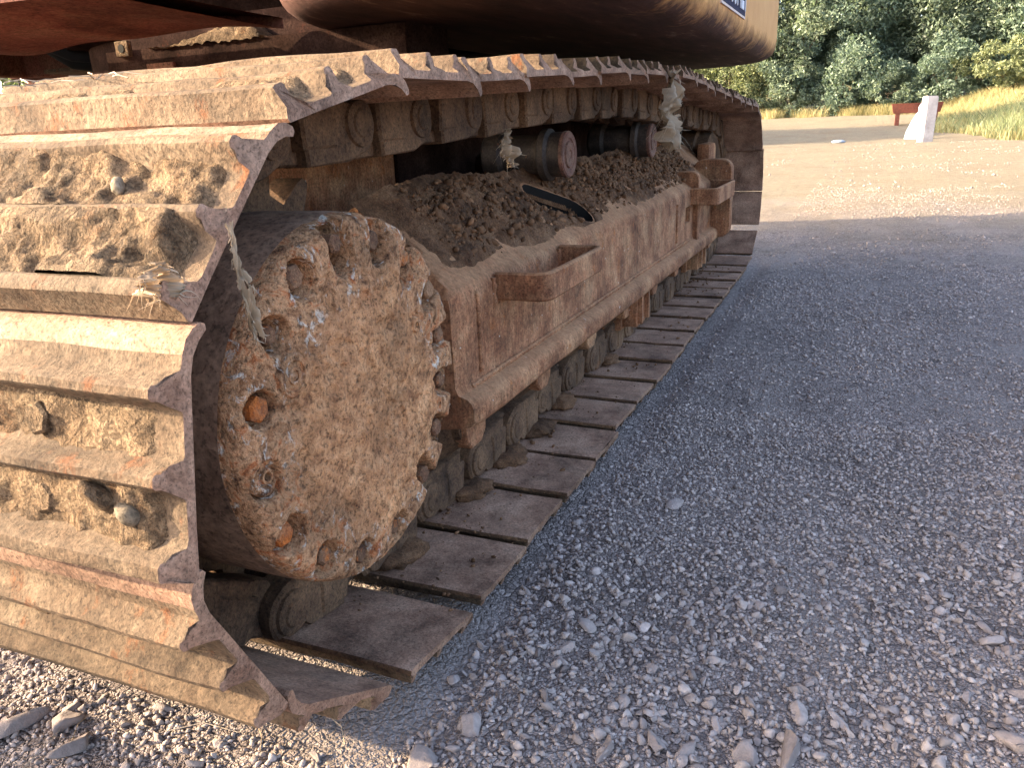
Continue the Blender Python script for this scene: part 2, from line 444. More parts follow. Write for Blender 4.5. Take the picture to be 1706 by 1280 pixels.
# ------------------------------------------------------------------ stones
def ico(sub):
    bm = bmesh.new(); bmesh.ops.create_icosphere(bm, subdivisions=sub, radius=1)
    bm.verts.index_update()
    V = np.array([v.co[:] for v in bm.verts]); F = np.array([[v.index for v in f.verts] for f in bm.faces]); bm.free()
    return V, F
ICO = {k: ico(k) for k in (1, 2, 3)}
def stone_shapes(sub, n, rough, seed, cuts=7, c0=.45, c1=.85):
    V, F = ICO[sub]; out = []
    g = np.random.default_rng(seed)
    for k in range(n):
        W = V.copy()
        for _ in range(cuts):                                   # flatten random facets
            d = g.normal(size=3); d /= np.linalg.norm(d); lim = g.uniform(c0, c1)
            t = W@d; W = W-np.outer(np.maximum(t-lim, 0), d)
        W = W*(1+rough*fbm(V*2.1+k*9.1, 2, seed+k)[:, None])
        W = W*np.array([g.uniform(.8, 1.25), g.uniform(.7, 1.0), g.uniform(.45, .75)])
        out.append(W)
    return np.array(out), F

def scatter(name, shapes, F, pos, size, mat, tint=None, parent=None, kind='stuff', tilt=.5, **kw):
    n = len(pos); k = rng.integers(0, len(shapes), n)
    a = rng.uniform(0, 2*np.pi, n); b = rng.normal(0, tilt, n); c = rng.normal(0, tilt, n)
    ca, sa, cb, sb, cc, sc = np.cos(a), np.sin(a), np.cos(b), np.sin(b), np.cos(c), np.sin(c)
    z = np.zeros(n); o = np.ones(n)
    Rz = np.stack([np.stack([ca, -sa, z], -1), np.stack([sa, ca, z], -1), np.stack([z, z, o], -1)], 1)
    Rx = np.stack([np.stack([o, z, z], -1), np.stack([z, cb, -sb], -1), np.stack([z, sb, cb], -1)], 1)
    Ry = np.stack([np.stack([cc, z, sc], -1), np.stack([z, o, z], -1), np.stack([-sc, z, cc], -1)], 1)
    Rm = Rz@Rx@Ry
    W = shapes[k]*size[:, None, None]
    W = np.einsum('nij,nvj->nvi', Rm, W)+pos[:, None, :]
    nv = W.shape[1]
    FF = (F[None]+np.arange(n)[:, None, None]*nv).reshape(-1, 3)
    me = mesh_np(name, W.reshape(-1, 3), FF)
    if tint is None: tint = np.clip(np.stack([rng.normal(.47, .25, n), rng.uniform(0, 1, n)**2, rng.uniform(0, 1, n)], -1), 0, 1)
    at = me.color_attributes.new('tint', 'FLOAT_COLOR', 'POINT')
    T = np.ones((n, nv, 4), np.float32); T[:, :, :3] = tint[:, None, :]
    at.data.foreach_set('color', T.ravel())
    return add(name, me, mat, parent, kind=kind, **kw)

def inside_track(x, y):
    return (x > -.64) & (x < .012) & (y > -.40)
def sample(n, x0, x1, y0, y1, keep=None):
    x = rng.uniform(x0, x1, n); y = rng.uniform(y0, y1, n)
    k = ~inside_track(x, y)
    if keep is not None: k &= keep(x, y)
    return x[k], y[k]
sh1, F1 = stone_shapes(1, 14, .22, 11)
sh2, F2 = stone_shapes(2, 18, .10, 23, 12, .35, .72)
sh3, F3 = stone_shapes(3, 12, .12, 37, 13, .38, .75)
def patch(x, y, s=2.0, seed=40):      # stonier and sandier places
    return fbm(np.stack([x*s, y*s, 0*x], -1), 3, seed)
parts = []
def lay(n, x0, x1, y0, y1, smin, smax, shapes, F, sink=.25, gate=None, pw=2.0, nm='gravel', lab=None, tm=.46, td=.2):
    x, y = sample(n, x0, x1, y0, y1)
    if gate is not None:
        k = rng.uniform(-.42, .42, len(x)) < patch(x, y, 1.6)*1.3+gate-.22*np.clip(x-.35, 0, 1); x, y = x[k], y[k]
    s = smin+(smax-smin)*rng.uniform(0, 1, len(x))**pw
    z = gh(x, y)+s*(.38-sink)
    m = len(x); tint = np.clip(np.stack([rng.normal(tm, td, m), rng.uniform(0, 1, m)**2, rng.uniform(0, 1, m)], -1), 0, 1)
    return scatter(nm, shapes, F, np.stack([x, y, z], -1), s, M['stone'], tint, label=lab, cat='gravel')
lay(40000, -1.2, 1.1, -.75, 1.0, .0030, .0066, sh1, F1, sink=.15, lab='fine grey gravel close in front of the track')
lay(8500, -1.1, 1.1, -.75, .95, .0055, .0100, sh2, F2, gate=.22, pw=1.8, sink=.15, nm='gravel', lab='coarser grey gravel stones close in front of the track')
lay(1500, -1.1, 1.1, -.75, .35, .0090, .0160, sh2, F2, gate=.0, pw=2.0, sink=.18, nm='gravel', lab='large grey gravel stones along the bottom of the view')
lay(24000, .0, 1.7, .9, 3.4, .003, .0078, sh1, F1, gate=.25, sink=.15, lab='fine gravel on the shaded ground beside the track')
lay(9000, .0, 2.6, 3.2, 8.0, .005, .011, sh1, F1, gate=.1, tm=.22, td=.14, lab='sparse gravel where the shadow of the machine ends')
lay(2000, .0, 1.6, .6, 4.5, .007, .014, sh2, F2, gate=-.1, lab='loose larger gravel along the outer side of the track')
lay(5000, -3, 6, 7.5, 19, .010, .024, sh1, F1, gate=.0, tm=.22, td=.14, lab='scattered gravel on the sunlit sandy ground')

# ------------------------------------------------------------------ the excavator
EXC = empty('excavator', (-1.45, 1.4, 0), 'old yellow excavator with muddy rusted crawler track and dirty underside', 'excavator')
EXC_INV = Vector((1.45, -1.4, 0))
def part(name, me, mat, parent=None, loc=(0, 0, 0), rot=(0, 0, 0), **kw):
    """a part in world coordinates"""
    o = add(name, me, mat, parent or EXC, rot=rot, **kw)
    o.location = Vector(loc)+EXC_INV if parent is None else Vector(loc)
    return o

# chain of pins --------------------------------------------------------------
P = 0.19
RP = P/2/math.sin(math.pi/10.5)
YC, ZC = -.233, .382+Z0
PH0 = 13.4
PN = .046                                     # pin line to the inner plate face
pins = []
for k in range(6):
    a = R(PH0+34.2857*k); pins.append((YC-RP*math.sin(a), ZC-RP*math.cos(a)))
top = [(-.225, .690), (0, .706), (.185, .719), (.373, .727), (.56, .738), (.745, .747), (.93, .753), (1.3, .757), (1.48, .757),
       (1.66, .75), (1.83, .741), (2.02, .731), (2.21, .723), (2.41, .712), (2.95, .689)]
IY, IZ, IR = 3.06, .366+Z0, .318
curve = [pins[-1]]
for (y, z) in top:
    if y > pins[-1][0]+.02: curve.append((y, z+Z0))
for k in range(0, 41):
    a = math.pi*k/40; curve.append((IY+IR*math.sin(a), IZ+IR*math.cos(a)))
low0, lowz = -.080, PN+Z0
lastlow = low0+16*P
curve.append((lastlow, lowz))
cv = np.array(curve); d = np.r_[0, np.cumsum(np.linalg.norm(np.diff(cv, axis=0), axis=1))]
n_seg = int(round(d[-1]/P*1.004))
for k in range(1, n_seg):
    s = d[-1]*k/n_seg; pins.append((np.interp(s, d, cv[:, 0]), np.interp(s, d, cv[:, 1])))
for k in range(16, -1, -1): pins.append((low0+k*P, lowz))
NS = len(pins)

# shoe mesh -------------------------------------------------------------------
GT = .0790                                     # grouser top
O = .0555                                      # outer plate face
_gr = lambda c, w: [(c+w+.0110, O+.0015), (c+w+.0060, O+.0075), (c+w+.0010, GT-.003), (c+w-.002, GT), (c-w+.002, GT), (c-w-.0010, GT-.003), (c-w-.0060, O+.0075), (c-w-.0110, O+.0015)]
prof = [(-.094, PN), (-.05, PN), (0, PN), (.05, PN), (.078, PN), (.094, PN-.003), (.106, PN-.010), (.114, PN-.019),
        (.119, PN-.018), (.1205, PN-.013), (.116, PN-.003), (.108, PN+.005), (.096, O-.001), (.088, O)] \
    + _gr(.067, .0055)+[(.048, O), (.014, O)]+_gr(-.006, .0055)+[(-.026, O), (-.058, O)] \
    + [(-.0640, O+.0025), (-.0690, O+.009), (-.0735, GT-.0030), (-.077, GT), (-.087, GT), (-.0905, GT-.002), (-.0935, O+.004), (-.0965, PN+.004)]
prof_low = [(-.086, PN), (-.05, PN), (0, PN), (.05, PN), (.078, PN), (.086, PN), (.0905, PN+.0015), (.0915, PN+.005), (.091, O-.001), (.0885, O)] \
    + _gr(.067, .0055)+[(.048, O), (.014, O)]+_gr(-.006, .0055)+[(-.026, O), (-.056, O)] \
    + [(-.0620, O+.0025), (-.0670, O+.009), (-.0715, GT-.0030), (-.075, GT), (-.083, GT), (-.0865, GT-.002), (-.0885, O+.004), (-.0885, PN+.004)]
def shoe_mesh(seed, wear=1.0, prof=prof):
    n = len(prof); W = .3; nst = 15
    xs = [-W, -W+.012]+list(np.linspace(-W+.03, W-.03, nst-4))+[W-.012, W]
    V = []
    for j, x in enumerate(xs):
        e = j in (0, len(xs)-1)
        for (t, h) in prof:
            xx = x
            if h > O+.006: xx = max(-W+.010, min(W-.010, x))           # grouser ends stand back a little
            if e and h > O+.010: h = h-.004
            V.append((xx, t, h))
    V = np.array(V)
    q = V.copy(); q[:, 0] += seed*3.7
    g = (V[:, 2] > O+.006)
    V[:, 2] += fbm(q*9, 3, seed)*.0022*wear*np.where(g, 1.8, .7)
    V[:, 1] += fbm(q*11, 3, seed+5)*.0022*wear
    V[:, 0] += fbm(q*16, 2, seed+9)*.0025*wear*(np.abs(V[:, 0]) > W-.02)
    F = []
    for j in range(len(xs)-1):
        for k in range(n):
            k2 = (k+1) % n; F.append((j*n+k, j*n+k2, (j+1)*n+k2, (j+1)*n+k))
    mb = MB(); mb.raw(V, F)
    # end caps as strips between the inner line and the outer line
    for j in (0, len(xs)-1):
        mb.f.append(tuple(j*n+k for k in (range(n) if j else range(n-1, -1, -1))))
    me = mb.mesh('track_shoe', angle=32)
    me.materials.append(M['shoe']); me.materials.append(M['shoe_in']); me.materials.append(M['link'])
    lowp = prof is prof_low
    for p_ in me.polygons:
        if lowp and p_.normal.y > .5 and p_.center.y > .087: p_.material_index = 2; continue  # near edge face darkened to stand in for the shade in the gap
        if (p_.center.z < O-.004 and p_.normal.z < -.35) or p_.center.y > .100 or abs(p_.normal.x) > .75: p_.material_index = 1
    return me
SHOES = [shoe_mesh(s) for s in range(4)]
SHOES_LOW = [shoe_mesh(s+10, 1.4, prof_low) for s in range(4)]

# link mesh: two overlapping halves, pin bosses ---------------------------------
def arc(cy, cz, r, a0, a1, n):
    return [(cy+r*math.cos(R(a0+(a1-a0)*k/(n-1))), cz+r*math.sin(R(a0+(a1-a0)*k/(n-1)))) for k in range(n)]
def link_mesh(side, seed):
    mb = MB()
    fwd = [(-.03, PN-.002), (.05, PN-.002), (.066, .030)]+arc(.095, 0, .043, 45, -85, 9)+[(.07, -.052), (-.03, -.052)]
    rear = [(.03, PN-.003), (.03, -.0505), (-.072, -.0505)]+arc(-.095, 0, .041, 275, 135, 9)+[(-.066, .030), (-.05, PN-.003)]
    s = side
    mb.prism(fwd, 0, s*.072, s*.112, .004, .004)
    mb.prism(rear, 0, s*.052, s*.094, .004, .004)
    if side > 0:
        prof_ = [(s*.110, .034), (s*.1160, .032), (s*.1175, .027), (s*.1165, .0205), (s*.1190, .018), (s*.1195, .010), (s*.1185, .004)]
        mb.lathe_x(prof_, .095, 0, 20)
        # recess-edge rib on the waist
        mb.prism([(-.035, .036), (.03, .036), (.036, -.03), (-.04, -.03)], 0, .09, .1155, .006, .004)
    me = mb.mesh('track_link', angle=35)
    co = np.empty(len(me.vertices)*3); me.vertices.foreach_get('co', co); co = co.reshape(-1, 3)
    co += np.stack([fbm(co*26+seed, 3, 50+seed+k)*.0042 for k in range(3)], -1)
    me.vertices.foreach_set('co', co.ravel()); me.update()
    me.materials.append(M['link'])
    return me
LINKR = [link_mesh(1, s) for s in range(3)]
LINKL = [link_mesh(-1, s) for s in range(1)]
def hexbolt(r, h, seed=0):
    mb = MB()
    poly = [(r*math.cos(R(60*k+10)), r*math.sin(R(60*k+10))) for k in range(6)]
    mb.prism(poly, 2, 0, h, r*.18, h*.25)
    return mb.mesh('bolt')
BOLT = hexbolt(.016, .010); BOLT.materials.append(M['mud'])

SPROCKET_SHOES = {}
for k in range(NS):
    a, b = np.array(pins[k]), np.array(pins[(k+1) % NS])
    m = (a+b)/2; t = (b-a)/np.linalg.norm(b-a)
    ang = math.atan2(t[1], t[0])
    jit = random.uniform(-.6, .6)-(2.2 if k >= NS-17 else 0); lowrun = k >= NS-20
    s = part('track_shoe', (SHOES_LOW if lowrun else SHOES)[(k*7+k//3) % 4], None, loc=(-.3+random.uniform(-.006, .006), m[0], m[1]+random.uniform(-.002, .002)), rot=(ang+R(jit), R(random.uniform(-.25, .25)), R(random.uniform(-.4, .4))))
    SPROCKET_SHOES[k] = s
    add('track_link', LINKR[k % 3], None, s)
    add('track_link', LINKL[0], None, s)
    if k < 13:
        for bx in (.135, .055, -.055, -.135):
            for bt in (.029, -.043):
                bo = add('bolt', BOLT, None, s, loc=(bx, bt, O-.001), rot=(0, 0, random.uniform(0, 6)))
SPROCKET_SHOES[0]['label'] = 'lowest tilted shoe where the track lifts off the ground'
SPROCKET_SHOES[2]['label'] = 'upright shoe facing the viewer with stones stuck in the mud'

# mud caked between the grousers -------------------------------------------------
def mud_mesh(t0, t1, x0, x1, hmax, seed, cover=.1, nx=150, nt=30):
    xs = np.linspace(x0, x1, nx); ts = np.linspace(t0, t1, nt)
    X, T = np.meshgrid(xs, ts)
    Q = np.stack([X*1.0, T*1.0, 0*X], -1).reshape(-1, 3)
    big = fbm(Q*11+seed*7.7, 3, seed).reshape(X.shape)
    fine = fbm(Q*75+seed*3.1, 4, seed+4).reshape(X.shape)
    rid = 1-np.abs(fbm(Q*34+seed, 3, seed+8).reshape(X.shape))*2
    edge = np.minimum(np.minimum(sstep(x0, x0+.02, X), 1-sstep(x1-.03, x1, X)), 1)
    u = (T-t0)/(t1-t0); cup = 1.15-.45*np.sin(np.pi*u)                 # fills the corners
    h = (cover+big*1.1+.12)*cup+fine*.38+rid*.16
    h = np.clip(h, -.35, 1.25)*hmax*edge-.003*(1-edge)
    Z = O+h-.001
    V = np.stack([X, T+fine*.002, Z], -1).reshape(-1, 3)
    i = np.arange(nx-1)[None, :]+np.arange(nt-1)[:, None]*nx
    F = np.stack([i, i+1, i+1+nx, i+nx], -1).reshape(-1, 4)
    me = mesh_np('caked_mud', V, F, True); me.materials.append(M['mud'])
    return me
slots = [(-.003, .0640), (-.0740, -.0080)]
mud_plan = {  # shoe index: per slot (height, cover)
    0: [(.006, .0), (.006, .0)], 1: [(.008, .15), (.010, .25)], 2: [(.013, .30), (.015, .40)], 3: [(.020, .65), (.022, .75)], 4: [(.014, .5), (.016, .6)], 5: [(.010, .35), (.013, .5)], 6: [(.010, .3), (.012, .45)],
    7: [(.009, .3), (.011, .4)], 8: [(.008, .3), (.010, .35)], 9: [(.007, .3), (.009, .3)], 10: [(.007, .2), (.008, .3)]}
for k, lst in mud_plan.items():
    for j, (hm, cv_) in enumerate(lst):
        add('caked_mud', mud_mesh(slots[j][0], slots[j][1], -.29, .286, hm, k*3+j, cv_), None, SPROCKET_SHOES[k])
def clod(name, size, mat, parent, loc, seed, sub=3):
    V, F = ICO[sub]
    W = V*(1+.35*fbm(V*1.4+seed, 3, seed)[:, None]+.10*fbm(V*5+seed, 2, seed+2)[:, None])*np.array(size)
    me = mesh_np(name, W, F, True)
    o = add(name, me, mat, parent, loc=loc, rot=(seed, seed*2, seed*3)); return o
clod('stuck_stone', (.012, .010, .009), M['stone_mud'], SPROCKET_SHOES[2], (.245, -.040, O+.010), 3)
clod('stuck_stone', (.009, .006, .006), M['stone_mud'], SPROCKET_SHOES[3], (.175, .022, O+.016), 8)
clod('stuck_clod', (.035, .016, .009), M['mud'], SPROCKET_SHOES[2], (.215, -.036, O+.003), 9)

# sprocket ---------------------------------------------------------------------
mb = MB(); poly = []
nt_ = 21
for k in range(nt_):
    for (f, r) in ((-.30, .262), (-.14, .305), (-.07, .318), (.07, .318), (.14, .305), (.30, .262)):
        a = 2*math.pi*(k+f)/nt_; poly.append((YC+r*math.cos(a), ZC+r*math.sin(a)))
mb.prism(poly, 0, -.325, -.275)
mb.lathe_x([(-.52, .17), (-.40, .19), (-.335, .225), (-.265, .228), (-.262, .215)], YC, ZC, 40)
part('sprocket', mb.mesh('sprocket', angle=35), M['link'])

# final drive cover ---------------------------------------------------------------
DY, DZ, DX, DR = YC-.010, ZC-.004, -.052, .226
bolt_ang = [9.5, 31, 52.5, 75.5, 99, 121, 142, 164.5, 187, 210, 233, 256, 281, 308, 329, 349.5]
def drive_cover():
    nr, na = 84, 520
    rr = np.concatenate([np.linspace(.0, .14, 44), np.linspace(.143, DR-.004, 40)])
    A = np.linspace(0, 2*np.pi, na, endpoint=False)
    RR, AA = np.meshgrid(rr, A, indexing='ij')
    Q = np.stack([RR*np.cos(AA), RR*np.sin(AA), 0*RR], -1).reshape(-1, 3)
    dep = np.zeros_like(RR)
    sc = np.zeros(na)
    for i, b in enumerate(bolt_ang):
        da = (AA-R(b)+np.pi) % (2*np.pi)-np.pi
        s = RR*np.abs(da)
        wid = .0178+.0014*math.sin(i*5.1)
        r0 = .181+.006*math.sin(i*2.3)
        closed = 110 < b < 300
        dd = np.hypot(RR-.199, s) if closed else np.where(RR < r0, np.hypot(RR-r0, s), s)
        if closed: wid = .0205+.0015*math.sin(i*5.1)
        pk = 1-sstep(wid-.002, wid+.003, dd)
        deep = .036 if 20 < b < 130 or b > 300 else .031
        dep = np.maximum(dep, pk*deep*(.9+.2*math.sin(i*3.7)))
        da1 = (A-R(b)+np.pi) % (2*np.pi)-np.pi
        sc = np.maximum(sc, (1-sstep(.035, .085, np.abs(da1)))*(.0045 if (b < 110 or b > 300) else .0))
    dep = dep+.006*sstep(.205, DR, RR)**2+.0035*(RR < .0)          # rounded shoulder
    crust_ = fbm(Q*16+3, 4, 61).reshape(RR.shape)*.0018+fbm(Q*60, 4, 66).reshape(RR.shape)*.0014
    lump = fbm(Q*34+9, 4, 68).reshape(RR.shape)
    crust_ += np.where(RR < .16, lump*.0026, lump*.0014)+fbm(Q*120, 3, 70).reshape(RR.shape)*.0018
    crust_ -= .003*sstep(.25, .5, fbm(Q*48+4, 2, 73).reshape(RR.shape))*(RR < .18)
    dome = .006*(1-(RR/DR)**2)
    X = DX-dep+crust_+dome
    ro = RR*(1-sc[None, :]/DR*sstep(.15, DR, RR))
    V = [np.stack([X, DY+ro*np.cos(AA), DZ+ro*np.sin(AA)], -1).reshape(-1, 3)]
    # side wall of the housing
    side = [(-.010, DR+.001), (-.024, DR+.003), (-.05, DR+.004), (-.10, DR+.0045), (-.15, DR+.004), (-.17, DR-.002), (-.19, DR-.03), (-.215, DR-.05)]
    for j, (dx, r) in enumerate(side):
        w = max(0, 1-j/2.5); r = r-sc*w
        Qs = np.stack([r*np.cos(A), r*np.sin(A), 0*A+dx*4], -1)
        r = r+fbm(Qs*14, 3, 71)*.002
        V.append(np.stack([np.full(na, DX+dx-.006), DY+r*np.cos(A), DZ+r*np.sin(A)], -1))
    V = np.concatenate(V); nrt = nr+len(side)
    i = np.arange(nrt-1)[:, None]*na+np.arange(na)[None, :]; i2 = np.arange(nrt-1)[:, None]*na+(np.arange(na)[None, :]+1) % na
    F = np.stack([i, i2, i2+na, i+na], -1).reshape(-1, 4)
    me = mesh_np('final_drive', V, F, True)
    me.materials.append(M['drive']); me.materials.append(M['drive_side'])
    mi = np.zeros(len(F), np.int32); mi[(nr+1)*na:] = 1
    me.polygons.foreach_set('material_index', mi)
    return me
drive = part('final_drive', drive_cover(), None)
drive['label'] = 'round rust-crusted final drive cover with a ring of bolts'
for i, b in enumerate(bolt_ang):
    if b == 187: continue
    rb = .199+.003*math.sin(i*1.7)
    mb = MB(); r = .0132+.0015*math.sin(i*2.9)
    poly = [(DY+rb*math.cos(R(b))+r*math.cos(R(60*k+i*13)), DZ+rb*math.sin(R(b))+r*math.sin(R(60*k+i*13))) for k in range(6)]
    mb.prism(poly, 0, DX-.045, DX-.006-.003*math.sin(i*4.3), .003, .003)
    me = mb.mesh('bolt')
    add('bolt', me, M['bolt_orange'] if i in (7, 9) else M['bolt'], drive)
def plug(ang, r0, R1, nm='drain_plug', lower=0.0):
    DX = globals()['DX']-lower
    cy, cz = DY+r0*math.cos(R(ang)), DZ+r0*math.sin(R(ang)); mb = MB()
    mb.lathe_x([(DX-.03, R1), (DX+.002, R1), (DX+.006, R1-.003), (DX+.006, R1-.009), (DX+.001, R1-.011), (DX+.001, R1*.42), (DX+.006, R1*.36), (DX+.006, R1*.24), (DX-.012, R1*.2)], cy, cz, 24)
    add(nm, mb.mesh(nm, angle=40), M['drive'], drive)
plug(152, .160, .026); plug(187, .190, .023, lower=.014); plug(30.7, .134, .012)

# track frame -------------------------------------------------------------------
sec = [(-.120, .268), (-.120, .33), (-.120, .405), (-.1225, .425), (-.128, .437), (-.137, .444), (-.152, .455), (-.20, .494), (-.25, .536), (-.295, .572), (-.315, .580),
       (-.36, .565), (-.42, .52), (-.49, .45), (-.515, .42), (-.52, .40), (-.52, .22), (-.50, .19), (-.40, .185), (-.25, .185), (-.145, .190), (-.108, .196),
       (-.093, .201), (-.086, .210), (-.085, .232), (-.089, .243), (-.098, .250), (-.114, .255)]
def frame_mesh(dx=0.0):
    ys = [.115, .128, .145, .17, .20, .24]+list(np.linspace(.38, 2.86, 34))+[2.92, 2.96]
    V = []; n = len(sec)
    for j, y in enumerate(ys):
        clip = [.425, .455, .485, .53, .57, .62][j] if j < 6 else 9
        sag = -.022*(y-.14)/2.8                                     # the flange runs slightly down to the idler
        for (x, z) in sec:
            zz = min(z, clip); xx = x
            if j < 2: xx = -.3+(x+.3)*(.965 if j == 0 else .99); 
            if z < .27: zz += sag
            V.append((xx, y, zz+Z0))
    V = np.array(V)
    V += np.stack([fbm(V*7, 3, 80)*.0018, V[:, 0]*0, fbm(V*8, 3, 82)*.0018], -1)
    F = [(j*n+k, j*n+(k+1) % n, (j+1)*n+(k+1) % n, (j+1)*n+k) for j in range(len(ys)-1) for k in range(n)]
    F.append(tuple(range(n-1, -1, -1))); m = (len(ys)-1)*n; F.append(tuple(range(m, m+n)))
    mb = MB(); mb.raw(V, F)
    return mb.mesh('track_frame', angle=38)
frame = part('track_frame', frame_mesh(), M['frame'])
frame['label'] = 'long rusted track frame beam behind the round drive cover'
# oblong slot through the sloping deck
SC = Vector((-.212, .885, .505+Z0)); SD = Vector((.085, .205, -.0715)).normalized(); SN = Vector((.64, 0, .77))
SN = (SN-SD*SN.dot(SD)).normalized(); SB = SN.cross(SD)
HL, HW = .080, .046
mb = MB(); pl = []
for k in range(8): a = R(-90+180*k/7); pl.append((HL+HW*math.cos(a), HW*math.sin(a)))
for k in range(8): a = R(90+180*k/7); pl.append((-HL+HW*math.cos(a), HW*math.sin(a)))
Vc = []
for dn in (-.22, .06):
    for (u, w) in pl: Vc.append(tuple(SC+SD*u+SB*w+SN*dn))
nn = len(pl)
mb.raw(Vc, [(k, (k+1) % nn, nn+(k+1) % nn, nn+k) for k in range(nn)]+[tuple(range(nn-1, -1, -1)), tuple(range(nn, 2*nn))])
cut = bpy.data.objects.new('cutter', mb.mesh('cutter')); col.objects.link(cut)
cut.location = (0, 0, 0)
cut.data.materials.append(M['hose'])  # cavity walls coloured black to stand in for the shade inside the slot
bo = frame.modifiers.new('slot', 'BOOLEAN'); bo.material_mode = 'TRANSFER'; bo.object = cut; bo.operation = 'DIFFERENCE'; bo.solver = 'EXACT'
# square hole near the far end
mb2 = MB(); mb2.box(-.16, -.08, 2.02, 2.10, .315+Z0, .375+Z0)
cut2 = bpy.data.objects.new('cutter2', mb2.mesh('cutter2')); col.objects.link(cut2)
bo2 = frame.modifiers.new('hole', 'BOOLEAN'); bo2.object = cut2; bo2.operation = 'DIFFERENCE'; bo2.solver = 'EXACT'
bpy.context.view_layer.update()
dg = bpy.context.evaluated_depsgraph_get()
me = bpy.data.meshes.new_from_object(frame.evaluated_get(dg))
frame.modifiers.clear(); frame.data = me
if not me.materials: me.materials.append(M['frame'])
me.set_sharp_from_angle(angle=R(38))
bpy.data.objects.remove(cut); bpy.data.objects.remove(cut2)

def strap(pts, z0, z1, th, nm='step', mat=None, bev=.004):
    """flat bar standing on edge that follows pts (x, y)"""
    pts = [Vector((p[0], p[1], 0)) for p in pts]; V = []; F = []
    for i, p in enumerate(pts):
        t = (pts[min(i+1, len(pts)-1)]-pts[max(i-1, 0)]).normalized(); nrm = Vector((t.y, -t.x, 0))
        for (o_, z) in ((-th/2, z0+bev), (-th/2, z1-bev), (-th/2+bev, z1), (th/2-bev, z1), (th/2, z1-bev), (th/2, z0+bev), (th/2-bev, z0), (-th/2+bev, z0)):
            q = p+nrm*o_; V.append((q.x, q.y, z))
    for i in range(len(pts)-1):
        for k in range(8): F.append((i*8+k, i*8+(k+1) % 8, (i+1)*8+(k+1) % 8, (i+1)*8+k))
    F.append(tuple(range(7, -1, -1))); m = (len(pts)-1)*8; F.append(tuple(range(m, m+8)))
    V = np.array(V); V[:, 0] += fbm(V*20, 2, 5)*.002; V[:, 2] += fbm(V*15, 2, 6)*.003
    mb = MB(); mb.raw(V, F); return mb.mesh(nm, angle=40)
def loop(y0, y1, xo, r=.035):
    pts = [(-.122, y0)]
    pts += [(-.08, y0-.002), (xo-r*.6, y0)]
    for k in range(5): a = R(-90+90*k/4); pts.append((xo-r*.6+r*.6*math.cos(a), y0+r*.6+r*.6*math.sin(a)))
    pts += [(xo, y0+.10), (xo, y1-r-.05)]
    for k in range(7): a = R(0+90*k/6); pts.append((xo-r+r*math.cos(a), y1-r+r*math.sin(a)))
    pts += [(-.122, y1)]
    return pts
add('step', strap(loop(.295, .64, -.022), .388+Z0, .440+Z0, .014), M['frame'], frame, loc=(0, 0, 0))
add('step', strap(loop(2.12, 2.56, -.022), .375+Z0, .440+Z0, .014), M['frame'], frame)
mb = MB(); mb.prism([(.205+Z0, 0), (.205+Z0, 0)], 0, 0, 0) if False else None
def rounded(x0, x1, z0, z1, r, n=5):
    out = []
    for (cx, cz, a0) in ((x1-r, z1-r, 0), (x0+r, z1-r, 90), (x0+r, z0+r, 180), (x1-r, z0+r, 270)):
        for k in range(n): a = R(a0+90*k/(n-1)); out.append((cx+r*math.cos(a), cz+r*math.sin(a)))
    return out
mb = MB(); mb.prism(rounded(-.20, -.035, .19+Z0, .525+Z0, .045), 1, 2.62, 2.56, .005, .005)
add('end_plate', mb.mesh('end_plate', angle=40), M['frame'], frame)
mb = MB(); mb.prism(rounded(-.20, -.10, .19+Z0, .50+Z0, .03), 1, 2.20, 2.16, .004, .004)
add('end_gusset', mb.mesh('end_gusset', angle=40), M['frame'], frame)
def weld(pts, r=.006):
    q = []
    for a, b in zip(pts[:-1], pts[1:]):
        a, b = Vector(a), Vector(b); k = max(2, int((b-a).length/.007))
        q += [a.lerp(b, i/k) for i in range(k)]
    rr = [r*(1+.28*math.sin(i*2.1)+random.uniform(-.18, .18)) for i in range(len(q))]
    m = MB(); m.tube(q, rr, 6); add('weld_bead', m.mesh('weld_bead', angle=70), M['frame'], frame)
for (ya, zt) in ((.292, .440), (.642, .440)):
    weld([(-.121, ya-.012, .384+Z0), (-.121, ya-.012, zt+Z0)]); 
weld([(-.119, .292, .386+Z0), (-.119, .64, .386+Z0)], .005)
weld([(-.1195, .205, .275+Z0), (-.1195, .207, .40+Z0), (-.1235, .208, .43+Z0)], .006)
weld([(-.1195, 1.86, .265+Z0), (-.1195, 1.86, .41+Z0)], .006)
weld([(-.117, .16, .260+Z0), (-.117, 1.0, .254+Z0), (-.117, 2.1, .246+Z0)], .005)
# track guide hanging under the frame
for (gy_, hh) in ((1.36, .085), (2.35, .09)):
    mb = MB(); mb.box(-.17, -.118, gy_-.055, gy_+.055, hh+Z0, .20+Z0, .006); mb.box(-.20, -.165, gy_-.07, gy_+.07, hh-.01+Z0, .20+Z0, .004)
    mb.box(-.118, -.104, gy_-.048, gy_-.034, hh+.012+Z0, .195+Z0); mb.box(-.118, -.104, gy_+.034, gy_+.048, hh+.012+Z0, .195+Z0)
    add('track_guide', mb.mesh('track_guide', angle=40), M['frame'], frame)

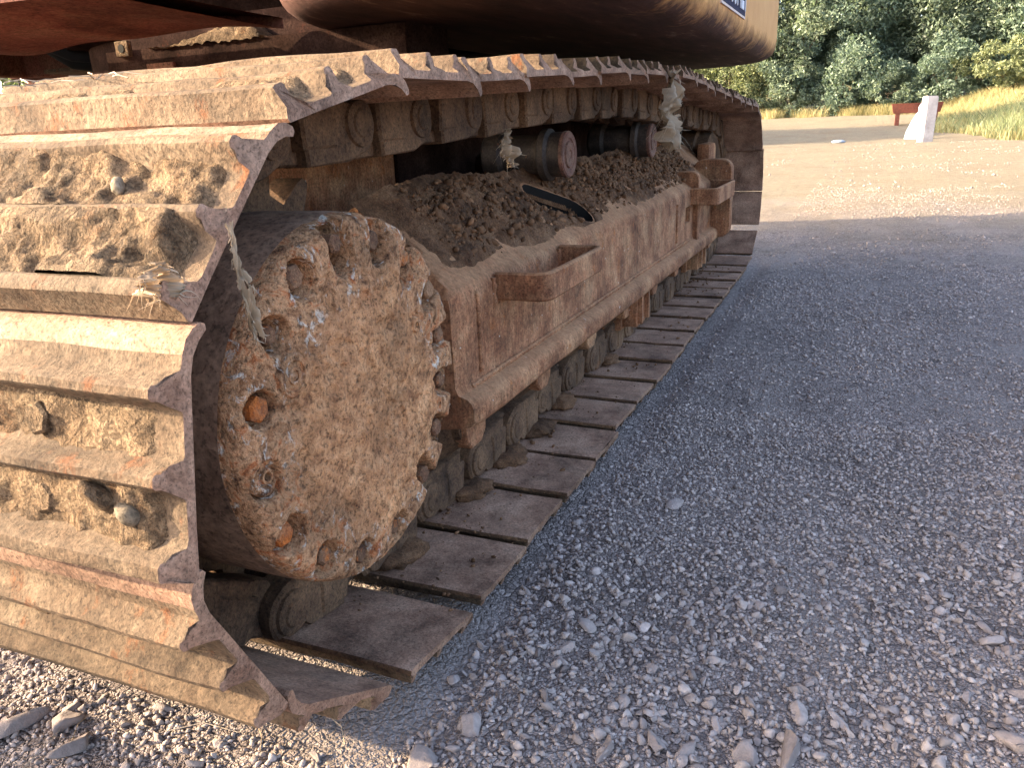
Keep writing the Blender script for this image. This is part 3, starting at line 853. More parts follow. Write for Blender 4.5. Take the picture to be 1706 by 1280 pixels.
# soil on the deck -----------------------------------------------------------------
def deck_point(y, s):
    """s: 0 at the outer edge, 1 at the ridge"""
    x = -.137-s*.165; z = .444+s*.132
    return x, z
ny2, ns2 = 420, 70
yy = np.linspace(.135, 2.55, ny2); ss = np.linspace(.03, 1.08, ns2)
YY, SS = np.meshgrid(yy, ss, indexing='ij')
XX, ZZ = deck_point(YY, SS)
Q = np.stack([YY, SS*.2, 0*YY], -1).reshape(-1, 3)
hh = .007+fbm(Q*7, 3, 90).reshape(YY.shape)*.014+fbm(Q*30, 4, 92).reshape(YY.shape)*.014+fbm(Q*90, 3, 93).reshape(YY.shape)*.007
hh += .020*np.exp(-((YY-.35)/.22)**2)*sstep(.25, .8, SS)+.018*np.exp(-((YY-1.75)/.3)**2)*sstep(.3, .8, SS)+.016*np.exp(-((YY-1.15)/.2)**2)*sstep(.2, .6, SS)
hh *= sstep(.03, .24, SS+.10*fbm(Q*5, 2, 95).reshape(YY.shape))
ends = sstep(.135, .27, YY)*(1-sstep(2.45, 2.55, YY))
hh = hh*ends-.006*(1-ends)-.004*(1-sstep(.03, .2, SS))
PX = XX+hh*.62; PZ = ZZ+Z0+hh*.78
rel = np.stack([PX-SC.x, YY-SC.y, PZ-SC.z], -1)
du = rel@np.array(SD); dw = rel@np.array(SB)
dsl = np.hypot(np.maximum(np.abs(du)-HL, 0), dw)
hole = 1-sstep(HW-.002, HW+.006, dsl)
thin = 1-sstep(HW+.010, HW+.085, dsl)
PX -= (hh-.003)*.62*thin; PZ -= (hh-.003)*.78*thin
PX -= hole*.62*.035; PZ -= hole*.78*.035
V = np.stack([PX, YY, PZ], -1).reshape(-1, 3)
i = np.arange(ns2-1)[None, :]+np.arange(ny2-1)[:, None]*ns2
F = np.stack([i, i+1, i+1+ns2, i+ns2], -1).reshape(-1, 4)
F = F[hole.reshape(-1)[F].min(1) < .9]
add('soil_layer', mesh_np('soil_layer', V, F, True), M['soil'], frame, kind='stuff')
n = 5200
y = rng.uniform(.24, 2.5, n); s = np.clip(rng.beta(2.2, 1.6, n), .12, 1.05)
k = rng.uniform(-.6, .6, n) < fbm(np.stack([y*4, s, 0*y], -1), 3, 97)+.15
y, s = y[k], s[k]; x, z = deck_point(y, s)
fi = np.clip(((y-.135)/(2.415)*(ny2-1)).round().astype(int), 0, ny2-1); fj = np.clip(((s-.03)/1.05*(ns2-1)).round().astype(int), 0, ns2-1)
ok = hole[fi, fj] < .05
pos = np.stack([PX[fi, fj], YY[fi, fj], PZ[fi, fj]+.002], -1)[ok]+rng.normal(0, .004, (ok.sum(), 3))*np.array([1, 1, .3])
sz = .002+.012*rng.uniform(0, 1, len(pos))**3.2
scatter('soil_crumbs', sh1, F1, pos, sz, M['crumb'], parent=frame, tilt=.8)

n = 900
y = rng.uniform(-.25, 2.9, n); x = -.19+.17*rng.uniform(0, 1, n)**2.2
keep = rng.uniform(-.5, .5, n) < fbm(np.stack([x*6, y*3, 0*y], -1), 2, 99)+.1
x, y = x[keep], y[keep]
scatter('soil_crumbs', sh1, F1, np.stack([x, y, np.full(len(x), Z0+.003)], -1), .0015+.006*rng.uniform(0, 1, len(x))**4, M['crumb'], parent=frame, tilt=.8)
for k, (yy_, xx_) in enumerate(((.43, -.175), (.60, -.18), (.25, -.185), (.80, -.185), (-.02, -.19), (1.2, -.185))):
    V_, F_ = ICO[3]; W_ = V_*np.array([.040, .052, .016])*(1+.6*fbm(V_*1.6+k*5, 4, 130+k)[:, None]+.35*fbm(V_*6+k*3, 3, 140+k)[:, None])
    add('mud_heap', mesh_np('mud_heap', W_, F_, True), M['soil'], frame, loc=(xx_, yy_, Z0+.006))
# rollers -----------------------------------------------------------------------
for (cy, cz) in ((.925, .622), (1.80, .628)):
    mb = MB(); cz += Z0
    mb.lathe_x([(-.42, .05), (-.41, .062), (-.37, .062), (-.36, .050), (-.27, .050), (-.262, .064), (-.245, .064), (-.238, .055), (-.205, .055)], cy, cz, 36)
    ro = part('carrier_roller', mb.mesh('carrier_roller', angle=30), M['roller'])
    mb = MB(); mb.lathe_x([(-.206, .057), (-.197, .0565), (-.194, .053), (-.195, .040), (-.198, .037), (-.198, .033), (-.193, .031), (-.1925, .012), (-.195, .010)], cy, cz, 32)
    add('end_cap', mb.mesh('end_cap', angle=30), M['cap'], ro)
    mb = MB(); mb.box(-.36, -.30, cy-.05, cy+.05, .50+Z0, cz-.045, .004)
    add('bracket', mb.mesh('bracket'), M['frame'], ro)
for j in range(8):
    cy = .22+j*.355; cz = .172+Z0; mb = MB()
    mb.lathe_x([(-.47, .04), (-.46, .078), (-.36, .078), (-.35, .06), (-.25, .06), (-.24, .076), (-.225, .088), (-.205, .088), (-.198, .076), (-.17, .052), (-.155, .05), (-.150, .044), (-.150, .02)], cy, cz, 28)
    ro = part('track_roller', mb.mesh('track_roller', angle=30), M['link'])
    mb = MB(); mb.prism([(cy-.05, .20+Z0), (cy+.05, .20+Z0), (cy+.042, cz-.03), (cy+.02, cz-.052), (cy-.02, cz-.052), (cy-.042, cz-.03)], 0, -.185, -.143, .004, .004)
    add('roller_bracket', mb.mesh('roller_bracket', angle=40), M['frame'], ro)
# idler wheel
mb = MB(); mb.lathe_x([(-.42, .10), (-.41, .23), (-.395, .262), (-.34, .262), (-.335, .285), (-.265, .285), (-.26, .262), (-.205, .262), (-.195, .23), (-.21, .18), (-.21, .10), (-.18, .09), (-.17, .05)], IY, IZ, 48)
part('idler_wheel', mb.mesh('idler_wheel', angle=30), M['link'])
mb = MB(); mb.box(-.24, -.155, 2.60, 2.98, .30+Z0, .50+Z0, .01); mb.box(-.23, -.17, 2.78, 2.96, .49+Z0, .585+Z0, .02)
part('idler_yoke', mb.mesh('idler_yoke', angle=40), M['frame'])

# house ---------------------------------------------------------------------------
def rrect(x0, x1, y0, y1, r, n=8):
    return rounded(x0, x1, y0, y1, r, n)
def loft(levels, nm, mat):
    """levels: (z, outline)"""
    V = []; F = []; n = len(levels[0][1])
    for (z, o_) in levels:
        for (x, y) in o_: V.append((x, y, z+Z0))
    for i in range(len(levels)-1):
        for k in range(n): F.append((i*n+k, i*n+(k+1) % n, (i+1)*n+(k+1) % n, (i+1)*n+k))
    F.append(tuple(range(n-1, -1, -1))); m = (len(levels)-1)*n; F.append(tuple(range(m, m+n)))
    mb = MB(); mb.raw(V, F); return part(nm, mb.mesh(nm, angle=35), mat)
def hl(z, i): return (z, rrect(-.62+i, .130-i, .15+i, 2.80-i, .36-i*.8))
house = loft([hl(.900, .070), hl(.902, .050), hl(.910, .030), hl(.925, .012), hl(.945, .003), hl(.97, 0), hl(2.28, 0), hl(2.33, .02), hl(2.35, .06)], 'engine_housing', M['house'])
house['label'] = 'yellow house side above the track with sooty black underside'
def hm(z, i): return (z, rrect(-2.95+i, -.63-i, .19+i, 3.95-i, .20-i*.4))
mainb = loft([hm(1.20, .06), hm(1.21, .02), hm(1.25, 0), hm(2.40, 0), hm(2.46, .04)], 'house_body', M['dark'])
# belly pan of red-brown sheet under the near end of the house
def pan_mesh():
    nx3, ny3 = 60, 16; V = []
    for j in range(ny3):
        v = j/(ny3-1)
        for i in range(nx3):
            u = i/(nx3-1); x = -1.65+u*1.02
            y = -.03+v*(.40+.03*math.sin(u*7)+.05*(u-.5))
            z = .908+.012*(1-v)**2+.004*math.sin(u*9+1)+.005*v*v*math.sin(u*16)
            V.append((x, y, z+Z0))
    F = [(j*nx3+i, j*nx3+i+1, (j+1)*nx3+i+1, (j+1)*nx3+i) for j in range(ny3-1) for i in range(nx3-1)]
    return V, F
V, F = pan_mesh()
Vt = V+[(x, y, z+.02) for (x, y, z) in V]; n0 = len(V)
Ft = F+[tuple(i+n0 for i in f[::-1]) for f in F]
nx3, ny3 = 60, 16
for i in range(nx3-1):
    Ft.append((i, i+n0, i+1+n0, i+1)); b_ = (ny3-1)*nx3
    Ft.append((b_+i, b_+i+1, b_+i+1+n0, b_+i+n0))
mb = MB(); mb.raw(Vt, Ft)
mb.box(-1.60, -.90, .335, .35, .912+Z0, .962+Z0)  # flange added above the pan to keep sun off the beam front
part('belly_pan', mb.mesh('belly_pan', angle=40), M['primer'])
# low beam just above the near shoes, with dry dirt lying on its ledge
mb = MB()
mb.prism([(.44, .838+Z0), (.62, .838+Z0), (.62, .96+Z0), (.50, .96+Z0), (.49, .900+Z0), (.44, .897+Z0)], 0, -1.17, -.36)
beam = part('belly_beam', mb.mesh('belly_beam'), M['dark'])
mb = MB(); mb.box(-1.125, -1.085, .428, .442, .884+Z0, .918+Z0, .003)
lug = add('lug', mb.mesh('lug'), M['mud'], beam)
mb = MB(); mb.lathe_x([(0, .009), (.004, .009)], 0, 0, 14)
ho = add('lug_hole_disc', mb.mesh('lug_hole_disc'), M['hose'], beam, loc=(-1.105, .4265, .901+Z0), rot=(0, 0, R(90)))  # black disc stands in for the dark inside the hole
nb = 80; xs = np.linspace(-1.03, -.70, nb); ys2 = np.linspace(.432, .50, 14)
Xb, Yb = np.meshgrid(xs, ys2, indexing='ij')
Qb = np.stack([Xb, Yb, 0*Xb], -1).reshape(-1, 3)
Hb = .896+.034*sstep(-1.03, -.80, Xb)*(1-sstep(-.76, -.70, Xb))*sstep(.43, .46, Yb)+fbm(Qb*90, 4, 33).reshape(Xb.shape)*.008
V = np.stack([Xb, Yb, Hb+Z0], -1).reshape(-1, 3); i = np.arange(13)[None, :]+np.arange(nb-1)[:, None]*14
add('dry_dirt', mesh_np('dry_dirt', V, np.stack([i, i+1, i+15, i+14], -1).reshape(-1, 4), True), M['mud'], beam)
mb = MB(); mb.box(-1.04, -.96, .432, .44, .842+Z0, .864+Z0)
add('paint_patch', mb.mesh('paint_patch'), M['primer'], beam)
# centre frame between the tracks, swing ring and other underbody pieces
mb = MB(); mb.box(-2.35, -.57, .72, 2.75, .40+Z0, .82+Z0, .03); mb.box(-2.5, -.45, 1.15, 1.7, .35+Z0, .62+Z0, .03)
part('centre_frame', mb.mesh('centre_frame'), M['dark'])
mb = MB(); mb.box(-2.90, -.63, 1.78, 3.93, .955+Z0, 1.22+Z0, .01)
part('deck_frame', mb.mesh('deck_frame'), M['dark'])
mb = MB(); mb.box(-.74, -.56, -.42, .70, .17+Z0, .68+Z0, .03)
part('sun_stop_guard', mb.mesh('sun_stop_guard'), M['frame'])  # unseen box added to stop sun leaking past the sprocket
V = []; mb = MB()
for (r, z) in ((.62, .80), (.64, .82), (.64, .90), (.60, .91), (.60, .98), (.66, .99), (.66, 1.08)):
    pass
ring = [(.62, .795), (.64, .82), (.64, .90), (.60, .905), (.60, .98), (.66, .985), (.66, 1.205)]
n = 48; V = [(-1.45+r*math.cos(2*math.pi*k/n), 1.42+r*math.sin(2*math.pi*k/n), z+Z0) for (r, z) in ring for k in range(n)]
F = [(i*n+k, i*n+(k+1) % n, (i+1)*n+(k+1) % n, (i+1)*n+k) for i in range(len(ring)-1) for k in range(n)]
mb = MB(); mb.raw(V, F+[tuple(range(n-1, -1, -1))]); part('swing_ring', mb.mesh('swing_ring', angle=35), M['dark'])
mb = MB(); mb.box(-2.98, -2.93, .22, 3.9, .985+Z0, 1.24+Z0, .01)
part('sun_stop_skirt', mb.mesh('sun_stop_skirt'), M['primer'])  # added along the far side to block sun from the skirt plate
mb = MB(); mb.box(-3.05, -2.02, 1.62, 1.70, .945+Z0, 1.02+Z0, .01); mb.box(-3.05, -1.95, 1.55, 1.64, .985+Z0, 1.08+Z0, .01)
part('skirt_plate', mb.mesh('skirt_plate'), M['primer'])
mb = MB(); mb.box(-2.60, -1.93, 1.38, 1.56, .975+Z0, .99+Z0, .002)
part('guard_lip', mb.mesh('guard_lip'), M['shoe'])
mb = MB(); mb.tube([(-2.30, 1.2, 1.10+Z0), (-2.31, 1.22, 1.05+Z0), (-2.28, 1.27, 1.01+Z0), (-2.2, 1.34, .995+Z0)], .045, 14)
part('hose', mb.mesh('hose', angle=60), M['hose'])
mb = MB(); mb.tube([(-1.93, .80, 1.12+Z0), (-1.95, .84, 1.02+Z0), (-1.90, .95, .97+Z0), (-1.8, 1.08, .96+Z0)], .018, 12)
part('hose', mb.mesh('hose', angle=60), M['hose'])
# sticker on the house side: dark field with white lettering, pale rim
y0, y1, zb = 1.12, 1.53, .930+Z0
def side_quad(ya, yb, za, zb_, x): return [(x, ya, za), (x, yb, za), (x, yb, zb_), (x, ya, zb_)]
mb = MB(); mb.box(.128, .1335, y0, y1, zb+.03, zb+.30)
st = add('sticker', mb.mesh('sticker'), M['sticker_edge'], house)
mb = MB(); mb.box(.132, .1345, y0+.012, y1-.012, zb+.036, zb+.294)
add('sticker_field', mb.mesh('sticker_field'), M['sticker'], house)
cu = bpy.data.curves.new('lettering', 'FONT'); cu.body = 'Y80N21'; cu.size = .16; cu.extrude = .0012; cu.align_x = 'LEFT'
to = bpy.data.objects.new('lettering_curve', cu); col.objects.link(to)
bpy.context.view_layer.update(); dg = bpy.context.evaluated_depsgraph_get()
tm = bpy.data.meshes.new_from_object(to.evaluated_get(dg)); bpy.data.objects.remove(to)
tv = np.empty(len(tm.vertices)*3); tm.vertices.foreach_get('co', tv); tv = tv.reshape(-1, 3)
w = tv[:, 0].max()-tv[:, 0].min(); tv[:, 0] = (tv[:, 0]-tv[:, 0].min())*(.34/w)
nv = np.stack([.1355+tv[:, 2], y0+.055+tv[:, 0], zb+.049+tv[:, 1]*1.5], -1)
tm.vertices.foreach_set('co', nv.ravel()); tm.update(); tm.materials.clear(); tm.materials.append(M['print'])
add('lettering', tm, None, house)

# far track of the machine, seen only as dark mass under the house
for k in range(NS):
    a, b = np.array(pins[k]), np.array(pins[(k+1) % NS]); m = (a+b)/2; t = (b-a)/np.linalg.norm(b-a)
    part('track_shoe', SHOES[k % 4], None, loc=(-2.7, m[0], m[1]), rot=(math.atan2(t[1], t[0]), 0, 0))
f2 = part('track_frame', frame.data, None, loc=(-2.38, 0, 0))
d2 = part('final_drive', drive.data, None, loc=(-2.9, 0, 0))
d2.scale = (-1, 1, 1); d2.location = Vector((-2.98-.02, 0, 0))+EXC_INV
# children of parts given in world coordinates must not inherit the part's offset twice
for o in (frame, drive, house, beam):
    for c in o.children: c.location = c.location

# ------------------------------------------------------------------ rags and fibres caught on the track
def rag(name, top, length, width, seed, label, n=50, lean=0.0, mat='straw', fold=1.0):
    """torn sack cloth: a crumpled sheet with ragged borders, holes and frayed threads"""
    g = np.random.default_rng(seed); nu, nv = 26, 44
    U, Vv = np.meshgrid(np.linspace(-.5, .5, nu), np.linspace(0, 1, nv))
    Q = np.stack([U*2.2+seed, Vv*3.0, 0*U], -1).reshape(-1, 3)
    f1 = fbm(Q*1.2, 3, seed).reshape(U.shape); f2 = fbm(Q*3.1, 3, seed+3).reshape(U.shape); f3 = fbm(Q*8, 2, seed+5).reshape(U.shape)
    prof_w = np.interp(Vv, [0, .12, .35, .6, .8, 1], [.18, .30, .72, 1.0, .78, .55])
    W_ = width*prof_w*(1+.25*f1)
    X = width*fold*(.30*np.sin(U*8+f1*6+Vv*2+seed)*(.35+Vv)*.5+.24*f1+.16*f2+.09*f3)
    Y = U*W_+width*(.22*f1+.10*f2)+lean*Vv**1.5
    Z = -Vv*length*(1+.06*f1)+length*.03*f3
    V = np.stack([X, Y, Z], -1).reshape(-1, 3).tolist(); T = np.clip(.45+.55*f2+.35*f3, 0, 1).reshape(-1).tolist()
    F = []
    edge = fbm(Q*4.3, 2, seed+9).reshape(U.shape)
    for a in range(nv-1):
        for b in range(nu-1):
            d_ = min(b, nu-2-b)/4.0; e_ = (nv-2-a)/7.0; q = edge[a, b]
            if min(d_, e_) < .55*max(0, q+.45) or q > .52: continue
            F.append((a*nu+b, a*nu+b+1, (a+1)*nu+b+1, (a+1)*nu+b))
    base = np.array(V); used = sorted({i_ for f in F for i_ in f})
    rim = [i_ for i_ in used if (i_ % nu) in (0, 1, 2, 3, nu-4, nu-3, nu-2, nu-1) or i_//nu > nv-9]
    for k in range(n):
        p0 = base[rim[int(g.integers(0, len(rim)))]]; L = g.uniform(.08, .42)*width
        sgn = 1 if p0[1] > lean*.3 else -1
        dr = np.array([g.normal(0, .4), sgn*g.uniform(.1, 1.0), -g.uniform(.1, 1.2)]); dr /= np.linalg.norm(dr)
        side = np.cross(dr, [1, .2, .1]); side /= np.linalg.norm(side); th = g.uniform(.0004, .0011); b0 = len(V); cv_ = g.normal(0, .35, 3)
        for q in (0, .33, .66, 1):
            c = p0+dr*L*q+cv_*L*q*q+np.array([0, 0, -.25*L*q*q]); ww = th*(1-.7*q)
            V += [list(c-side*ww), list(c+side*ww)]; T += [.75, .85]
        F += [(b0+2*q, b0+2*q+1, b0+2*q+3, b0+2*q+2) for q in range(3)]
    me = bpy.data.meshes.new(name); me.from_pydata([tuple(v) for v in V], [], F); me.update()
    me.polygons.foreach_set('use_smooth', np.ones(len(F), bool))
    at = me.color_attributes.new('tint', 'FLOAT_COLOR', 'POINT')
    A_ = np.ones((len(V), 4), np.float32); A_[:, 0] = T; at.data.foreach_set('color', A_.ravel())
    return add(name, me, M[mat], loc=top, label=label, cat='rag')
rag('rag', (.012, 1.125, .812+Z0), .200, .105, 3, 'pale frayed sack rag hanging from the outer edge of the upper track', 130)
rag('rag', (-.172, .490, .690+Z0), .075, .050, 8, 'small yellowish torn rag hanging between the upper track and frame', 50)
rag('rag', (.008, -.505, .628+Z0), .105, .016, 15, 'thin pale torn strip dangling beside the round drive cover', 40, lean=.014)
rag('rag', (-.012, -.572, .606+Z0), .030, .040, 21, 'crumpled pale shred stuck on the muddy grouser above the drive cover', 30)

# dry stalks lying on the near upper shoes
def stalks(name, n, x0, x1, y0, y1, z, seed, lab, mat='straw', L=(.03, .12), th=.0012, parent=None):
    g = np.random.default_rng(seed); V = []; F = []; T = []
    for k in range(n):
        p = np.array([g.uniform(x0, x1), g.uniform(y0, y1), z+g.uniform(0, .006)]); a = g.uniform(0, math.pi*2); l = g.uniform(*L)
        d_ = np.array([math.cos(a), math.sin(a), g.normal(0, .12)]); s_ = np.array([-math.sin(a), math.cos(a), 0]); b0 = len(V); t_ = g.uniform(.3, 1)
        for q in (-.5, 0, .5):
            c = p+d_*l*q+np.array([0, 0, .08*l*(1-4*q*q)])+s_*l*.08*(1-4*q*q)
            V += [tuple(c-s_*th), tuple(c+s_*th), tuple(c+np.array([0, 0, th*1.6]))]; T += [t_]*3
        for i in (0, 3):
            F += [(b0+i, b0+i+1, b0+i+4, b0+i+3), (b0+i+1, b0+i+2, b0+i+5, b0+i+4), (b0+i+2, b0+i, b0+i+3, b0+i+5)]
    me = bpy.data.meshes.new(name); me.from_pydata(V, [], F); me.update()
    at = me.color_attributes.new('tint', 'FLOAT_COLOR', 'POINT'); A_ = np.ones((len(V), 4), np.float32); A_[:, 0] = T
    at.data.foreach_set('color', A_.ravel())
    return add(name, me, M[mat], label=lab, cat='straw', kind='stuff')
stalks('dry_straw', 22, -.60, -.35, -.34, -.16, .768+Z0, 4, 'dry straw bits lying on the sunlit upper shoes', L=(.02, .07), th=.0007)
stalks('dry_straw', 26, -.50, .3, -.58, -.36, .012, 6, 'dry grass stalks lying on the gravel below the lifted shoes', L=(.03, .11), th=.0006)

# ------------------------------------------------------------------ single larger stones
STB = []
for k in range(8):
    me = mesh_np('stone', sh3[k], F3); 
    at = me.color_attributes.new('tint', 'FLOAT_COLOR', 'POINT'); A_ = np.ones((len(me.vertices), 4), np.float32)
    A_[:, :3] = (.16+.045*k, .15, .5); at.data.foreach_set('color', A_.ravel())
    me.materials.append(M['stone']); STB.append(me)
def ground_px(px, py, z=0.0):
    d_ = fw*foc+r2*(px-853)-u2*(py-640); t_ = (z-CAM[2])/d_[2]; return CAM+d_*t_
named = [((1315, 1250), .030, 'big pale rounded stone at the lower right of the gravel'), ((1245, 1255), .020, 'pale wedge stone left of the big rounded stone'),
         ((1140, 1250), .021, 'light angular stone with bright top at the bottom edge'), ((1092, 1236), .019, 'upright light stone beside the bright angular stone'),
         ((1128, 838), .021, 'dark flat slab stone alone beside the lower track'), ((785, 1205), .026, 'flat oblong stone close below the end of the track'),
         ((752, 1115), .020, 'rounded grey stone touching the lowest shoes'), ((1330, 1180), .020, 'dark tilted stone above the big rounded stone'),
         ((125, 1245), .030, 'pair-side large pale stone in the bottom left gravel'), ((105, 1205), .028, 'long slanted grey stone in the bottom left gravel'),
         ((25, 1210), .033, 'broad flat grey stone at the left edge of the gravel'), ((115, 1178), .014, 'small squarish stone at the edge of the sunlit gravel strip'),
         ((980, 1045), .017, 'rounded light stone in the middle of the near gravel'), ((1700, 1235), .030, 'large stone cut by the right edge low down'),
         ((1545, 985), .016, 'flat dark stone in the right-hand gravel'), ((1660, 1060), .019, 'grey stone with sharp ridge near the right edge'),
         ((1010, 1250), .020, 'rounded stone at the bottom centre'), ((705, 1260), .022, 'grey stone at the bottom below the shoes')]
ring_pos = []
for k, ((px, py), s, lab) in enumerate(named):
    q = ground_px(px, py, .008); ring_pos.append((q[0], q[1]))
    o = add('stone', STB[k % 8], None, loc=(q[0], q[1], float(gh(np.array([q[0]]), np.array([q[1]]))[0])+s*.22), rot=(random.uniform(-.25, .25), random.uniform(-.25, .25), random.uniform(0, 6)),
            label=lab, cat='stone', group='larger stones in the gravel')
    o.scale = (s*random.uniform(.95, 1.2), s*random.uniform(.75, 1), s*random.uniform(.75, 1.0))
cnt = 0
while cnt < 70:
    px, py = random.uniform(0, 1706), random.uniform(800, 1280)
    q = ground_px(px, py, .005)
    if inside_track(q[0], q[1]): continue
    s = random.uniform(.008, .014)
    o = add('stone', STB[cnt % 8], None, loc=(q[0], q[1], float(gh(np.array([q[0]]), np.array([q[1]]))[0])+s*.25), rot=(random.uniform(-.4, .4), random.uniform(-.4, .4), random.uniform(0, 6)),
            label='ordinary medium grey stone among the near gravel', cat='stone', group='medium stones in the gravel')
    o.scale = (s*random.uniform(.9, 1.3), s*random.uniform(.75, 1), s*random.uniform(.7, 1)); cnt += 1

# ------------------------------------------------------------------ things in the background
def at_ground(x, y): return (x, y, float(gh(np.array([x]), np.array([y]))[0]))
px_, py_, pz_ = at_ground(1.62, 18.8)
bm = bmesh.new(); bmesh.ops.create_cube(bm, size=1)
for v in bm.verts: v.co = Vector((v.co.x*.25, v.co.y*.23, (v.co.z+.5)*1.0-.06))
bmesh.ops.bevel(bm, geom=bm.edges[:], offset=.02, segments=2, affect='EDGES')
me = bpy.data.meshes.new('white_post'); bm.to_mesh(me); bm.free()
add('white_post', me, M['white'], loc=(px_, py_, pz_), rot=(0, R(1.5), R(24)), label='short square white painted post standing on the sandy ground', cat='post')
# plastic jug behind the post
jx, jy, jz = at_ground(1.52, 20.6)
jug = empty('plastic_jug', (jx, jy, jz), 'large white plastic jug standing behind the white post', 'jug')
def ring_loft(rings, n=20):
    V = []; F = []
    for (cx, z, a, b) in rings:
        for k in range(n):
            q = 2*math.pi*k/n; c, s = math.cos(q), math.sin(q)
            e = 2/3.2
            V.append((cx+a*math.copysign(abs(c)**e, c), b*math.copysign(abs(s)**e, s), z))
    for i in range(len(rings)-1):
        for k in range(n): F.append((i*n+k, i*n+(k+1) % n, (i+1)*n+(k+1) % n, (i+1)*n+k))
    F.append(tuple(range(n-1, -1, -1))); m = (len(rings)-1)*n; F.append(tuple(range(m, m+n)))
    return V, F
V, F = ring_loft([(-.02, .0, .27, .20), (-.01, .03, .29, .21), (0, .2, .26, .20), (.05, .42, .20, .17), (.09, .58, .14, .12), (.10, .64, .09, .08), (.10, .66, .05, .05), (.10, .72, .05, .05)])
mb = MB(); mb.raw(V, F); add('jug_body', mb.mesh('jug_body', angle=50), M['plastic'], jug)
mb = MB(); mb.tube([(.03, 0, .60), (.02, 0, .72), (.06, 0, .79), (.16, 0, .80), (.21, 0, .74), (.21, 0, .60), (.20, 0, .48)], .028, 10)
add('handle', mb.mesh('handle', angle=60), M['plastic'], jug)
mb = MB(); V, F = ring_loft([(.10, .715, .06, .06), (.10, .77, .058, .058)]); mb.raw(V, F); add('cap', mb.mesh('cap', angle=40), M['plastic'], jug)
jug.scale = (.82, .82, .98)
# rusty trough on legs
tx, ty, tz = at_ground(1.75, 26.5)
tr = empty('rusty_trough', (tx, ty, tz), 'low rusty red trough on short legs behind the white jug', 'trough')
mb = MB()
mb.raw([(-.62, -.22, .34), (.62, -.22, .34), (.62, .22, .34), (-.62, .22, .34), (-.68, -.30, .62), (.68, -.30, .62), (.68, .30, .62), (-.68, .30, .62),
        (-.64, -.26, .62), (.64, -.26, .62), (.64, .26, .62), (-.64, .26, .62), (-.58, -.19, .38), (.58, -.19, .38), (.58, .19, .38), (-.58, .19, .38)],
       [(3, 2, 1, 0), (0, 1, 5, 4), (1, 2, 6, 5), (2, 3, 7, 6), (3, 0, 4, 7), (4, 5, 9, 8), (5, 6, 10, 9), (6, 7, 11, 10), (7, 4, 8, 11), (8, 9, 13, 12), (9, 10, 14, 13), (10, 11, 15, 14), (11, 8, 12, 15), (12, 13, 14, 15)])
add('basin', mb.mesh('basin'), M['rusty_red'], tr)
for (lx, ly) in ((-.5, -.16), (.5, -.16), (-.5, .16), (.5, .16)):
    mb = MB(); mb.box(lx-.06, lx+.06, ly-.04, ly+.04, -.05, .345, .01); add('leg', mb.mesh('leg'), M['rusty_red'], tr)
lx_, ly_, lz_ = at_ground(-.15, 20.2)
V, F = ICO[2]; W = V*np.array([.16, .10, .045])*(1+.4*fbm(V*2.2, 3, 4)[:, None])
add('litter_bag', mesh_np('litter_bag', W, F), M['plastic'], loc=(lx_, ly_, lz_+.03), label='scrap of white plastic litter on the sand near the shadow', cat='litter')

# ------------------------------------------------------------------ trees and bushes
def leaf_mesh(name, C, size, seed, mat, tint_bias=None):
    """one diamond leaf per centre"""
    g = np.random.default_rng(seed); n = len(C)
    d1 = g.normal(size=(n, 3)); d1[:, 2] -= .3; d1 /= np.linalg.norm(d1, axis=1, keepdims=True)
    d2 = np.cross(d1, g.normal(size=(n, 3))); d2 /= np.linalg.norm(d2, axis=1, keepdims=True)
    s = size*g.uniform(.6, 1.35, n)[:, None]
    V = np.stack([C-d1*s, C+d2*s*.42, C+d1*s, C-d2*s*.42], 1).reshape(-1, 3)
    F = np.arange(n*4).reshape(n, 4)
    me = mesh_np(name, V, F)
    t_ = np.clip(g.normal(.45, .22, n)+(0 if tint_bias is None else tint_bias), 0, 1)
    at = me.color_attributes.new('tint', 'FLOAT_COLOR', 'POINT'); A_ = np.ones((n, 4, 4), np.float32); A_[:, :, 0] = t_[:, None]
    at.data.foreach_set('color', A_.ravel()); me.materials.append(M[mat]); return me

